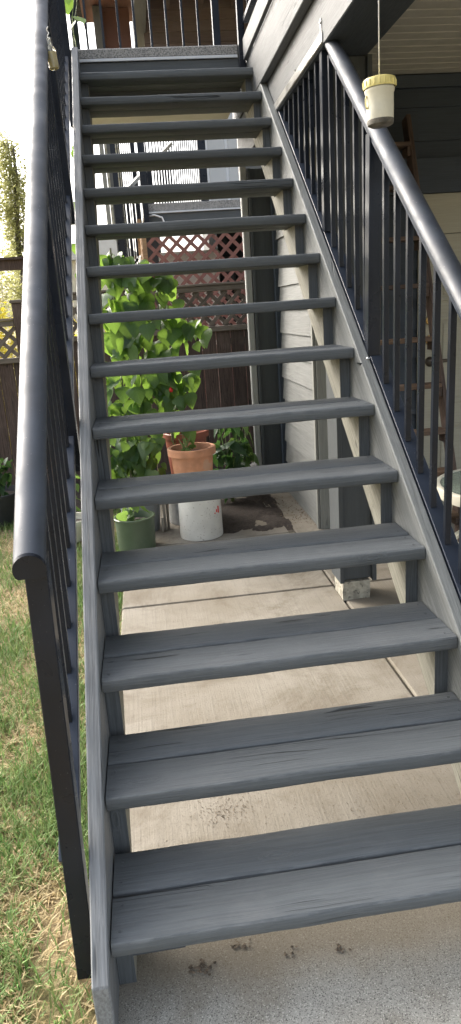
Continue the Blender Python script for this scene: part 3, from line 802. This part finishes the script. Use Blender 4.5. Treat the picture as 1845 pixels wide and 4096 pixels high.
nd = thing('neighbouring_deck', 'neighbouring raised deck with speckled edge above the red lattice', 'deck', (1.4, 7.4, 0))
box('deck_surface', .36, 3.4, 6.86, 8.30, 2.545, 2.625, M['vinyl'], nd, bev=.004)
box('drip_edge', .36, 3.4, 6.845, 6.858, 2.528, 2.544, M['drip'], nd)
box('fascia', .37, 3.4, 6.87, 6.91, 2.31, 2.526, M['fasciapaint'], nd)
for x in (.42, 1.9, 3.2): box('post', x - .06, x + .06, 6.92, 7.04, -.05, 2.53, M['column'], nd)
for x in (.5, 2.0, 3.2): box('post', x - .06, x + .06, 8.1, 8.22, -.05, 2.53, M['column'], nd)
wl = [(.40, 6.85, 2.50), (.47, 6.83, 2.51), (.55, 6.82, 2.48), (.58, 6.82, 2.40), (.59, 6.82, 2.33)]
tube('cable', wl, .010, M['string'], nd, 6)
nb = thing('storage_box', 'cream storage box standing behind the red lattice screen', 'box', (.75, 7.5, 0))
box('box_body', .30, 1.18, 7.35, 7.9, -.05, 1.92, M['fabricwhite'], nb, bev=.01)
box('box_lid', .27, 1.21, 7.32, 7.93, 1.98, 2.17, M['fabricwhite'], nb, bev=.03)
box('box_gap', .32, 1.16, 7.37, 7.88, 1.92, 1.98, M['darkvoid'], nb)
nbk = thing('storage_shelf', 'dark cluttered shelf under the neighbouring deck', 'shelf', (1.6, 7.7, 0))
box('back_panel', 1.25, 3.2, 7.95, 8.0, -.05, 2.5, M['darkvoid'], nbk)
for z in (.6, 1.2, 1.75): box('shelf_board', 1.25, 3.2, 7.5, 7.94, z, z + .03, M['fence'], nbk)
for k, (x, z, hgt, mt) in enumerate(((1.32, 1.785, .3, 'blackpot'), (1.55, 1.785, .22, 'creamboard'), (1.78, 1.785, .35, 'greypot'), (1.4, 1.235, .35, 'blackpot'), (1.68, 1.235, .3, 'stone'))):
    lathe('tub', [(0, 0), (.09, 0), (.105, hgt), (.112, hgt + .01), (.10, hgt + .012), (0, hgt - .01)], M[mt], (x, 7.62, z), nbk, 18)

# railings on the neighbouring deck; the side run is seen nearly end on
def flat_railing(name, label, p, q, z0, z1, sp, wk=.016, posts=()):
    t = thing(name, label, 'railing', ((p[0] + q[0]) / 2, (p[1] + q[1]) / 2, min(z0, z1)))
    P, Q = Vector((p[0], p[1], 0)), Vector((q[0], q[1], 0)); L = (Q - P).length; n = int(L / sp)
    za = p[2]; zb = q[2]
    for k in range(1, n):
        f = k / n; c = P.lerp(Q, f); zz = za + (zb - za) * f
        box('picket', c.x - wk / 2, c.x + wk / 2, c.y - wk / 2, c.y + wk / 2, zz, zz + z1, M['black'], t)
    bar('bottom_rail', (P.x, P.y, za + .02), (Q.x, Q.y, zb + .02), .03, .03, M['black'], t)
    bar('handrail', (P.x, P.y, za + z1 + .02), (Q.x, Q.y, zb + z1 + .02), .05, .04, M['silver'], t)
    for f in posts:
        c = P.lerp(Q, f); zz = za + (zb - za) * f
        box('post', c.x - .03, c.x + .03, c.y - .03, c.y + .03, zz - .05, zz + z1, M['black'], t)
    return t
flat_railing('stair_railing', 'dense dark pickets of the neighbouring stair railing, right of the black corner post', (.44, 8.2, 2.55), (1.66, 13.2, 3.2), 0, 1.9, .20, .018, (0.0, .98))
flat_railing('stair_railing', 'dark picket railing of the neighbouring stairs sloping down to the left', (.84, 8.9, 2.75), (.05, 8.0, 1.95), 0, .85, .055, .016, (.42, .98))
flat_railing('stair_railing', 'dense dark pickets left of the black corner post of the neighbouring deck', (.09, 8.0, 1.9), (.34, 9.0, 1.95), 0, 1.95, .098, .013, (0.0, .98))
box_post = tag(box('deck_post', .355, .415, 6.80, 6.86, 2.3, 3.6, M['black'], None, bev=.003), 'black post at the left corner of the neighbouring deck', 'post')
dpost = tag(box('deck_post', 1.00, 1.085, 7.0, 7.085, 2.628, 3.7, M['black'], None, bev=.003), 'thick black post in the middle of the neighbouring deck', 'post')

nh = thing('neighbouring_house', 'neighbouring house with glazed door, brown gable siding and reddish eaves', 'house', (2.4, 9.6, 0))
box('wall', 1.22, 4.8, 8.62, 9.4, -.05, 4.6, M['siding_pale'], nh)
wd = box('window', 1.24, 1.72, 8.585, 8.618, 2.64, 4.3, M['drip'], nh)
box('pane', 1.285, 1.50, 8.572, 8.584, 2.72, 4.2, M['pane'], wd)
box('pane', 1.54, 1.68, 8.572, 8.584, 2.72, 4.2, M['pane'], wd)
box('chair_rail', 1.40, 1.60, 8.5, 8.53, 2.70, 2.76, M['drip'], nh)
for k in range(9):
    z0 = 4.30 + .125 * k
    prism('gable_board', [(9.0, z0), (9.02, z0 + .14), (9.05, z0 + .14), (9.05, z0)], .62, 4.8, 'x', M['browngable'], nh)
box('eave_soffit', -.10, 4.8, 6.9, 9.8, 5.32, 5.36, M['redsoffit'], nh)
for x in (.9, 1.32, 1.75, 2.2): box('rafter', x, x + .06, 6.9, 8.98, 5.16, 5.318, M['browngable'], nh)
box('porch_beam', .50, .64, 6.9, 9.6, 4.92, 5.20, M['beamface'], nh)
box('side_fascia', -.14, -.10, 6.9, 9.8, 5.25, 5.50, M['redsoffit'], nh)
box('porch_wall', .0, .46, 9.3, 9.36, 4.2, 5.31, M['redsoffit'], nh)
prism('roof', [(6.8, 5.37), (9.9, 5.37), (9.9, 7.2), (9.7, 7.2)], -.3, 5.0, 'x', M['darkvoid'], nh)
box('porch_post', .0, .09, 9.2, 9.29, -.05, 5.3, M['siding_pale'], nh)
fh = thing('far_house', 'corner of a cream sided house beyond the neighbouring deck', 'house', (-.2, 15, 0))
for k in range(34):
    z0 = .1 + .19 * k
    prism('siding_board', [(15.0, z0), (15.03, z0 + .2), (15.06, z0 + .2), (15.06, z0)], -.16, .16, 'x', M['creamboard'], fh)
box('corner_board', -.26, -.17, 14.96, 15.1, 0, 6.6, M['trim_pale'], fh)
fh2 = thing('low_house', 'low cream house wall with sloping roof edge seen through the lower treads', 'house', (-.3, 13, 0))
box('wall', -1.0, .10, 13, 13.4, -.05, 2.55, M['fabricwhite'], fh2)
prism('roof', [(-1.2, 2.56), (.3, 2.56), (.3, 2.62), (-.4, 3.05), (-1.2, 2.66)], 12.8, 13.8, 'y', M['drip'], fh2)

# ------------------------------------------------------------------ pots and buckets
def pot(name, label, cat, x, y, z, rb, rt, h, mat, soil=True, rim=.012, rimh=.03, group=None, seg=40):
    t = thing(name, label, cat, (x, y, z), group)
    prof = [(0, 0), (rb, 0), (rb + (rt - rb) * (1 - rimh / h), h - rimh), (rt + rim, h - rimh + .002), (rt + rim + .001, h - .004), (rt + rim - .004, h), (rt - .006, h - .001), (rt - .012, h - .05), (0, h - .052)]
    lathe('pot_body', prof, mat, (x, y, z), t, seg, wob=.004)
    if soil: lathe('soil', [(0, h - .035), (rt * .6, h - .038), (rt - .0125, h - .047)], M['soil'], (x, y, z), t, 24)
    return t
pot('plant_pot', 'olive green plastic pot with a bean seedling', 'plant pot', .037, 3.30, .001, .125, .132, .222, M['greenpot'], rim=.008, rimh=.016)
pot('plant_pot', 'grey ridged plastic pot half hidden behind the olive green pot', 'plant pot', .075, 3.70, .001, .13, .155, .33, M['greypot'], rimh=.02)
pot('plant_pot', 'pale mint round pot among bean leaves', 'plant pot', .022, 3.82, .332, .055, .072, .205, M['mint'], rim=.008)
bk = thing('bucket', 'dirty white plastic bucket standing upside down under the terracotta pot', 'bucket', (.487, 3.43, 0))
lathe('bucket_body', [(0, .335), (.135, .335), (.140, .330), (.141, .318), (.146, .316), (.1475, .20), (.150, .006), (.148, 0), (.14, 0)], M['glaze_white'], (.487, 3.43, .001), bk, 48)
for k in range(3): box('red_mark', .575 + .013 * k, .583 + .013 * k, 3.312 + .011 * k, 3.316 + .011 * k, .175 + .008 * (k % 2), .183 + .02 * (k % 3), M['red'], bk)
pot('plant_pot', 'orange terracotta pot standing on the white bucket', 'plant pot', .465, 3.47, .338, .125, .148, .282, M['terra'], rim=.016, rimh=.05)
zb = thing('bucket', 'galvanised metal bucket behind the white bucket', 'bucket', (.445, 3.83, 0))
lathe('bucket_body', [(0, .31), (.14, .31), (.145, .305), (.147, .29), (.155, .285), (.166, .02), (.17, .012), (.168, 0), (.16, 0)], M['zinc'], (.445, 3.83, .001), zb, 40)
pot('plant_pot', 'large brick red pot behind the orange terracotta pot', 'plant pot', .452, 3.84, .312, .125, .155, .36, M['terra_dark'], rim=.014, rimh=.045)
pot('plant_pot', 'wide black nursery pot of pepper plants on the lawn', 'plant pot', -1.09, 4.42, -.03, .19, .215, .25, M['blackpot'], rim=.01)
cp = pot('plant_pot', 'cream shallow planter between the railing and the stairs', 'plant pot', -.42, 3.70, -.03, .07, .13, .17, M['creampot'])
for k, (x0, y0, x1, y1, z1) in enumerate(((.245, 3.60, .235, 3.66, .36), (.265, 3.63, .268, 3.70, .40), (.22, 3.58, .225, 3.6, .10))):
    tag(bar('wooden_stake', (x0, y0, .002), (x1, y1, z1), .018, .022, M['stake'], None, up=(0, 1, 0), bev=.002), ('weathered grey stake leaning left of the white bucket', 'second weathered stake just behind the leaning one', 'short stub of grey stake by the olive green pot')[k], 'stake')
# stones by the far column
def rock(x, y, z, s, mat, label, cat='stone'):
    bm = bmesh.new(); bmesh.ops.create_icosphere(bm, subdivisions=3, radius=1)
    off = Vector((x * 9, y * 7, 3))
    for v in bm.verts:
        d = 1 + .35 * mnoise.noise(v.co * 1.2 + off) + .1 * mnoise.noise(v.co * 4 + off); v.co *= d
        v.co = Vector((v.co.x * s[0], v.co.y * s[1], v.co.z * s[2]))
    m = bpy.data.meshes.new('rock'); bm.to_mesh(m); bm.free()
    for p in m.polygons: p.use_smooth = True
    tag(put('stone', m, mat, (x, y, z), None), label, cat)
for (x, y, z, s, lb) in ((1.02, 4.62, .10, .07, 'grey stone left of the downpipe foot'), (1.12, 4.85, .16, .08, 'pale rounded stone behind the far column foot'), (1.24, 4.86, .17, .07, 'tan stone on the soil behind the far column'), (1.38, 4.9, .14, .06, 'small stone right of the far column'), (1.02, 4.80, .15, .055, 'small stone on the soil by the downpipe')):
    rock(x, y, z - .05, (s, s * .8, s * .8), M['stone'], lb)
rock(.97, 4.52, .13, (.055, .045, .04), M['yellowstone'], 'small yellow squash lying beside the leafy plant', 'squash')

# ------------------------------------------------------------------ plants
def heart_leaf(L=.1, W=.085, fold=.18, curl=.25, tip=1.0):
    # rows along the midrib; width profile of a bean leaflet
    prof = [(0.0, .0), (-.06, .22), (.03, .42), (.18, .50), (.36, .47), (.55, .36), (.74, .22), (.90, .09), (1.0, 0)]
    vs = []; fs = []
    for i, (t, wd_) in enumerate(prof):
        for s in (-1, 0, 1):
            tt = t if s else max(t, 0.0)
            x = tt * L; y = s * wd_ * W; z = -curl * L * (tt ** 2) - fold * abs(y) * 1.0 + (.02 * L * math.sin(tt * 9 + s))
            vs.append((x, y, z))
    for i in range(len(prof) - 1):
        for s in (0, 1): fs.append((i * 3 + s, i * 3 + s + 1, (i + 1) * 3 + s + 1, (i + 1) * 3 + s))
    m = mesh('leaf', vs, fs, True); return m
BEAN = [heart_leaf(.105, .105, .15, .25), heart_leaf(.095, .09, .25, .4), heart_leaf(.115, .11, .05, .15), heart_leaf(.085, .09, .3, .5)]
PEP = [heart_leaf(.085, .045, .25, .45), heart_leaf(.07, .04, .2, .3)]
def leaf_rot(out, droop, roll):
    """leaf pointing roughly along out (horizontal angle), drooping, rolled"""
    return Quaternion((0, 0, 1), out) @ Quaternion((0, 1, 0), droop) @ Quaternion((1, 0, 0), roll)
def add_leaf(parent, mset, mat, pos, out, droop, roll, s=1.0):
    o = put('leaf', random.choice(mset), mat, pos, parent, leaf_rot(out, droop, roll)); o.scale = (s, s, s); return o

vine = thing('climbing_bean', 'tall leafy left half of the climbing beans, by the left skirt board', 'bean plant', (.3, 3.62, .3))
def span(z):       # outline of the vine: x range at height z
    T = [(.42, -.14, .28), (.55, -.14, .33), (.70, -.12, .50), (.90, -.12, .50), (1.05, -.11, .58), (1.20, -.10, .60), (1.35, -.09, .68), (1.50, -.07, .52), (1.65, -.05, .52), (1.78, -.03, .36), (1.88, .0, .14)]
    for i in range(len(T) - 1):
        if T[i][0] <= z <= T[i + 1][0]:
            f = (z - T[i][0]) / (T[i + 1][0] - T[i][0]); return (T[i][1] + f * (T[i + 1][1] - T[i][1]), T[i][2] + f * (T[i + 1][2] - T[i][2]))
    return (0, .1)
for (x0, x1, z1, y) in ((.03, .06, 1.9, 3.66), (.18, .16, 1.85, 3.70), (.36, .33, 1.75, 3.68)):
    pts = [(x0 + (x1 - x0) * k / 30 + .014 * math.sin(k * 1.7), y + .014 * math.cos(k * 1.7), .36 + (z1 - .36) * k / 30) for k in range(31)]
    tube('stem', pts, [.005 - .003 * k / 30 for k in range(31)], M['stem'], vine, 5)
    tag(bar('bean_pole', (x0, y, .30), (x1, y, z1 + .03), .010, .010, M['stake'] if x0 != .36 else M['bark'], None, up=(0, 1, 0)), {.03: 'leftmost thin pole carrying the climbing beans', .18: 'middle thin pole carrying the climbing beans', .36: 'right dark pole carrying the climbing beans'}[x0], 'pole')
vine2 = thing('climbing_bean', 'leafy right half of the climbing beans, by the dark pole', 'bean plant', (.36, 3.68, .3))
tube('stem', [(.36 + .012 * math.sin(k * 2.1), 3.69 + .012 * math.cos(k * 2.1), .36 + 1.3 * k / 20) for k in range(21)], .003, M['stem'], vine2, 5)
nleaf = [0, 0]
while sum(nleaf) < 400:
    z = random.uniform(.43, 1.88); a, b_ = span(z)
    x = random.uniform(a, b_); y = 3.66 + random.gauss(0, .06)
    if x > .45 and random.random() < .35: continue
    if .42 < z < .72 and x > .2: continue
    k = 0 if x < .22 else 1
    if nleaf[k] >= 295: continue
    out = R(random.gauss(-95, 50)); droop = R(random.uniform(25, 80)); roll = R(random.gauss(0, 25))
    add_leaf((vine, vine2)[k], BEAN, M['bean'], (x, y, z + .03), out, droop, roll, random.choice((.55, .75, .95, 1.1, 1.25, 1.4)) * random.uniform(.9, 1.1)); nleaf[k] += 1
put('flower', lathe_mesh([(0, 0), (.012, .006), (.014, .02), (.008, .034), (0, .04)], 10), M['red'], (.365, 3.55, .985), vine)
# thin strand climbing a string past the landing
strand = thing('bean_strand', 'thin bean vine climbing a string past the left edge of the landing', 'bean plant', (-.17, 3.95, .4))
pts = [(-.17 + .14 * (k / 40) ** 1.5 + .012 * math.sin(k * 1.3), 3.95 + .45 * k / 40, .4 + 3.25 * k / 40) for k in range(41)]
tube('stem', pts, .003, M['stem'], strand, 5)
pts2 = [(p_[0] + .02 * math.sin(i * .8 + 2), p_[1] + .02 * math.cos(i * .8), p_[2]) for i, p_ in enumerate(pts)]
tube('stem', pts2, .002, M['stem'], strand, 5)
for k in range(70):
    p_ = pts[int(40 * random.random() ** 1.6)]
    add_leaf(strand, BEAN, M['bean'], (p_[0] + random.gauss(0, .035), p_[1] + random.gauss(0, .03), p_[2] + random.uniform(-.05, .05)), R(random.gauss(-90, 70)), R(random.uniform(20, 80)), R(random.gauss(0, 30)), random.uniform(.6, 1.0))
for (x, y, z, o_, d_, s_) in ((-.02, 4.42, 3.50, -60, 30, 1.0), (-.045, 4.42, 3.47, -150, 50, .8), (-.075, 4.42, 3.66, -80, 60, 1.0), (-.075, 4.42, 3.60, -100, 70, .9)):
    add_leaf(strand, BEAN, M['bean'], (x, y, z), R(o_), R(d_), 0, s_)

def bush_plant(name, label, x, y, z, r_, h, n, mset, mat, nst=5, smin=.7, smax=1.2):
    t = thing(name, label, 'plant', (x, y, z))
    for k in range(nst):
        a = 2 * math.pi * k / nst + random.random(); rr2 = r_ * random.uniform(.3, .8)
        top = (x + rr2 * math.cos(a), y + rr2 * math.sin(a), z + h * random.uniform(.75, 1.0))
        mid = (x + rr2 * .35 * math.cos(a), y + rr2 * .35 * math.sin(a), z + h * .5)
        tube('stem', [(x + .01 * math.cos(a), y + .01 * math.sin(a), z), mid, top], [.005, .004, .002], M['stem'], t, 5)
        for j in range(n // nst):
            f = random.uniform(.25, 1.05); b2 = Vector((x, y, z)).lerp(Vector(top), f)
            add_leaf(t, mset, mat, b2 + Vector((random.gauss(0, r_ * .22), random.gauss(0, r_ * .22), random.gauss(0, h * .06))), random.uniform(0, 6.28), R(random.uniform(0, 65)), R(random.gauss(0, 25)), random.uniform(smin, smax))
    return t
bush_plant('bean_seedling', 'young bean seedling growing in the olive green pot', .02, 3.28, .18, .12, .13, 16, BEAN, M['seedling'], 4, .55, .8)
bush_plant('leafy_plant', 'low dark leafy plant right of the terracotta pots', .80, 4.15, .02, .19, .62, 75, [heart_leaf(.14, .075, .2, .4), heart_leaf(.12, .07, .15, .3)], M['pepper'], 7, .8, 1.2)
bush_plant('leafy_plant', 'light green pointed shoots beside the far downpipe', .93, 4.30, .02, .10, .70, 24, [heart_leaf(.13, .06, .2, .35)], M['seedling'], 4, .8, 1.1)
bush_plant('trailing_plant', 'straggly shoots rising from the orange terracotta pot', .42, 3.45, .57, .10, .13, 12, BEAN, M['seedling'], 5, .4, .7)
bush_plant('pepper_plant', 'pepper plants growing in the wide black pot on the lawn', -1.04, 4.36, .19, .16, .32, 48, PEP, M['pepper'], 6, .9, 1.4)
bush_plant('small_plant', 'small leafy plant in the cream planter by the stairs', -.42, 3.70, .10, .10, .42, 34, PEP, M['seedling'], 5, .8, 1.2)
# leaves hanging in front of the mint pot
low = thing('bean_shoots', 'pale green bean shoots around the mint pot behind the fifth tread', 'bean plant', (.05, 3.7, .35))
for k in range(46):
    add_leaf(low, BEAN, M['seedling'], (random.uniform(-.15, .27), 3.66 + random.gauss(0, .05), random.uniform(.42, .76)), R(random.gauss(-90, 60)), R(random.uniform(20, 80)), R(random.gauss(0, 30)), random.uniform(.6, .95))
tube('stem', [(.05, 3.75, .35), (.02, 3.7, .55), (.08, 3.67, .72)], .004, M['stem'], low, 5)
tube('stem', [(.15, 3.75, .35), (.2, 3.7, .5), (.22, 3.66, .66)], .004, M['stem'], low, 5)

# ------------------------------------------------------------------ lawn grass
def dryness(x, y):
    n_ = mnoise.noise(Vector((x * 3.1, y * 1.7, 4.2))) + .6 * mnoise.noise(Vector((x * 7, y * 6, 1)))
    d_ = .30 + .95 * n_
    if y < .45 and x > -.34: d_ += .45
    return min(1, max(0, d_))
V = []; F = []; D = []
def grass_blade(x, y, z, h, wd_, ang, lean, dry):
    i = len(V); dx, dy = math.cos(ang), math.sin(ang); px, py = -dy * wd_ / 2, dx * wd_ / 2
    V.extend([(x - px, y - py, z), (x + px, y + py, z),
              (x + dx * lean * .35 - px * .8, y + dy * lean * .35 - py * .8, z + h * .62), (x + dx * lean * .35 + px * .8, y + dy * lean * .35 + py * .8, z + h * .62),
              (x + dx * lean, y + dy * lean, z + h)])
    F.append((i, i + 1, i + 3, i + 2)); F.append((i + 2, i + 3, i + 4)); D.extend([dry] * 5)
random.seed(11)
cnt = 0
while cnt < 60000:
    y = -.25 + 5.5 * random.random() ** 1.5; x = -.055 - random.random() ** 1.15 * (.55 + .42 * max(y, 0) * .75 + .25)
    if x < -2.6: continue
    d_ = dryness(x, y)
    if x > -.24 and y < .40 and random.random() < .75: continue
    if random.random() < .35 * d_: continue
    dry = 1.0 if random.random() < d_ * .85 else random.uniform(0, .3)
    if dry > .5: h, ln = random.uniform(.008, .035), random.uniform(.02, .08)
    else: h, ln = random.uniform(.03, .085) * (1.0 - .35 * d_), random.uniform(.015, .07)
    grass_blade(x, y, -.05, h, random.uniform(.0025, .0058), random.uniform(0, 6.283), ln, dry); cnt += 1
gm = mesh('grass', V, F)
at_ = gm.attributes.new('dry', 'FLOAT', 'POINT'); at_.data.foreach_set('value', np.array(D, dtype=np.float32))
go = put('grass', gm, M['blade'], (0, 0, 0)); go['kind'] = 'stuff'; go['label'] = 'patchy half dry lawn grass left of the stairs'; go['category'] = 'grass'

# spilled soil right of the pots; its dark spread also stands in for shade
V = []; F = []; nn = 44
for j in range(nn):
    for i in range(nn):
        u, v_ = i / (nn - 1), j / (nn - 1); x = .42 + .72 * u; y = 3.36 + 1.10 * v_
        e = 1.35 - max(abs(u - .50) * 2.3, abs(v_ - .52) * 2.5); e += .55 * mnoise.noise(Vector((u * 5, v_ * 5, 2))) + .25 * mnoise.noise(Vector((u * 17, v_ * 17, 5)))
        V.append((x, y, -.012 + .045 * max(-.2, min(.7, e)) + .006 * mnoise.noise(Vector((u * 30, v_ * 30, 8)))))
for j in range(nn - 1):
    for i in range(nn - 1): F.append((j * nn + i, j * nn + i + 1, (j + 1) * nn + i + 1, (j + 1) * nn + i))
so = put('soil_with_shade', mesh('soil_with_shade', V, F, True), M['soil'], (0, 0, 0)); so['kind'] = 'stuff'; so['label'] = 'dark spilled soil and painted-in shade on the concrete right of the white bucket'; so['category'] = 'soil'
# dirt crumbs on the patio
V = []; F = []
def crumb(x, y, s):
    i = len(V); k = 5
    for a in range(k):
        t = 2 * math.pi * a / k + random.random() * .5; r_ = s * random.uniform(.6, 1.2); V.append((x + r_ * math.cos(t), y + r_ * math.sin(t), .001))
    V.append((x + random.gauss(0, s * .3), y + random.gauss(0, s * .3), s * random.uniform(.5, 1.1)))
    for a in range(k): F.append((i + a, i + (a + 1) % k, i + k))
for (cx, cy, n_, sp, s) in ((.372, .736, 40, .018, .005), (.44, .765, 25, .02, .004), (.189, .074, 45, .014, .004), (.286, .116, 25, .012, .003), (.407, .077, 8, .01, .003), (.528, .065, 14, .008, .003), (.316, .60, 420, .055, .0016), (.305, 1.15, 200, .07, .0013), (.6, .7, 260, .16, .0015), (.5, 1.9, 60, .3, .002), (1.2, 3.9, 260, .22, .006), (1.27, 3.6, 200, .12, .005), (.3, .35, 60, .14, .002), (.9, .5, 420, .16, .0016)):
    for _ in range(n_): crumb(random.gauss(cx, sp), random.gauss(cy, sp * .7), s * random.uniform(.5, 1.5))
M['crumb'] = simple('dry_soil_crumbs', (.13, .10, .07), rough=.95, var=.5, nscale=60)
dirt = put('dirt_crumbs', mesh('dirt', V, F), M['crumb'], (0, 0, .0005)); dirt['kind'] = 'stuff'; dirt['label'] = 'crumbs of soil and dry debris scattered on the concrete'; dirt['category'] = 'dirt'

# ------------------------------------------------------------------ trees and shrubs beyond the fence
def leaf_cloud(n_, fn, s0, s1):
    vs = []; fs = []
    for _ in range(n_):
        c = fn()
        if c is None: continue
        s = random.uniform(s0, s1); q = Quaternion(Vector((random.gauss(0, 1), random.gauss(0, 1), random.gauss(0, 1))).normalized(), random.uniform(0, 6.28))
        i = len(vs)
        for p_ in ((-s, 0, 0), (0, -s * .45, 0), (s, 0, s * .2), (0, s * .45, 0)): vs.append(c + q @ Vector(p_))
        fs.append((i, i + 1, i + 2, i + 3))
    return vs, fs
tr = thing('birch_tree', 'tall narrow yellow green weeping tree beyond the fence', 'tree', (-1.75, 12.6, -.05))
trunk = [(-1.75 + .08 * math.sin(k), 12.6, -.05 + 4.5 * k / 8) for k in range(9)]
tube('trunk', trunk, [.11 - .011 * k for k in range(9)], M['bark'], tr, 8)
tw = []
for k in range(130):
    z0 = random.uniform(1.4, 4.6); a = random.uniform(0, 6.28); rr2 = random.uniform(.1, .55) * (1 - .55 * (z0 - 1.6) / 3.1)
    st_ = Vector((-1.75, 12.6, z0 * .92)); en = Vector((-1.75 + rr2 * math.cos(a), 12.6 + rr2 * math.sin(a), z0 + .15))
    tip = en + Vector((.05 * math.cos(a), .05 * math.sin(a), -random.uniform(.3, .9)))
    tw.append((st_, en, tip))
    if k < 26: tube('branch', [st_, en, tip], [.012, .007, .003], M['bark'], tr, 4)
def wf():
    a, b_, c = random.choice(tw); t = random.random() ** .7
    p_ = b_.lerp(c, t) if random.random() < .75 else a.lerp(b_, random.uniform(.4, 1))
    return p_ + Vector((random.gauss(0, .05), random.gauss(0, .05), random.gauss(0, .05)))
vs, fs = leaf_cloud(11000, wf, .022, .045)
put('crown', mesh('crown', vs, fs), M['treeleaf'], (0, 0, 0), tr); WORLD_fix = None
tr2 = thing('background_tree', 'low golden green tree below the weeping tree', 'tree', (-2.2, 14.5, -.05))
tube('trunk', [(-2.2, 14.5, -.05), (-2.2, 14.5, 1.2), (-2.1, 14.5, 2.2)], [.12, .1, .04], M['bark'], tr2, 8)
def cl2():
    p_ = Vector((random.gauss(0, 1), random.gauss(0, 1), random.gauss(0, 1))).normalized() * random.random() ** .35
    d_ = 1 + .3 * mnoise.noise(p_ * 3)
    return Vector((-2.2 + p_.x * 1.6 * d_, 14.5 + p_.y * .9, 2.25 + p_.z * .85 * d_))
vs, fs = leaf_cloud(5200, cl2, .03, .06)
put('crown', mesh('crown', vs, fs), M['treeleaf'], (0, 0, 0), tr2)
def shrub(name, label, x, y, z0, rx_, rz, n_, s0, s1, mat):
    t = thing(name, label, 'shrub', (x, y, z0))
    tube('stem', [(x, y, z0), (x + .05, y, z0 + rz), (x, y, z0 + rz * 1.6)], [.03, .02, .008], M['bark'], t, 6)
    def fn():
        p_ = Vector((random.gauss(0, 1), random.gauss(0, 1), random.gauss(0, 1))).normalized() * random.random() ** .4
        d_ = 1 + .35 * mnoise.noise(p_ * 2.5 + Vector((x, 0, 0)))
        return Vector((x + p_.x * rx_ * d_, y + p_.y * rx_ * .8, z0 + rz + p_.z * rz * d_))
    vs, fs = leaf_cloud(n_, fn, s0, s1); put('crown', mesh('crown', vs, fs), mat, (0, 0, 0), t)
shrub('yellow_shrub', 'bright yellow green leafy shrub above the stepped fence', -1.62, 7.3, -.05, .62, .98, 2600, .03, .07, M['yellowleaf'])
shrub('round_shrub', 'rounded mustard green shrub peeking over the stepped fence', -1.05, 6.3, -.05, .24, .83, 2600, .012, .024, M['mustard'])
shrub('garden_shrub', 'green shrub behind the lattice of the taller fence', -.35, 6.2, -.05, .5, .78, 1800, .03, .06, M['yellowleaf'])
pg = thing('pergola', 'dark wooden pergola beam and post behind the yellow shrub', 'pergola', (-1.2, 8.6, -.05))
box('beam', -3.5, -.95, 8.5, 8.62, 2.16, 2.28, M['fence'], pg); box('post', -1.22, -1.10, 8.5, 8.62, -.05, 2.158, M['fence'], pg)
box('cap_board', -3.5, -.95, 8.45, 8.67, 2.282, 2.31, M['fence'], pg)

# crowns were modelled in world space: move their origins under their trees
for o in COL.objects:
    if o.name.split('.')[0] == 'crown' and o.parent is not None: o.location = -WORLD[o.parent]

for o in COL.objects:
    if o.parent is None:
        g = {'plant_pot': 'pots of the garden', 'stone': 'stones on the soil by the far column', 'wooden_stake': 'stakes among the pots', 'bean_pole': 'poles of the climbing beans',
             'climbing_bean': 'climbing bean plants', 'support_column': 'wrapped columns', 'fence': 'fence sections', 'bucket': 'buckets under the pots'}.get(o.name.split('.')[0])
        if g: o['group'] = g
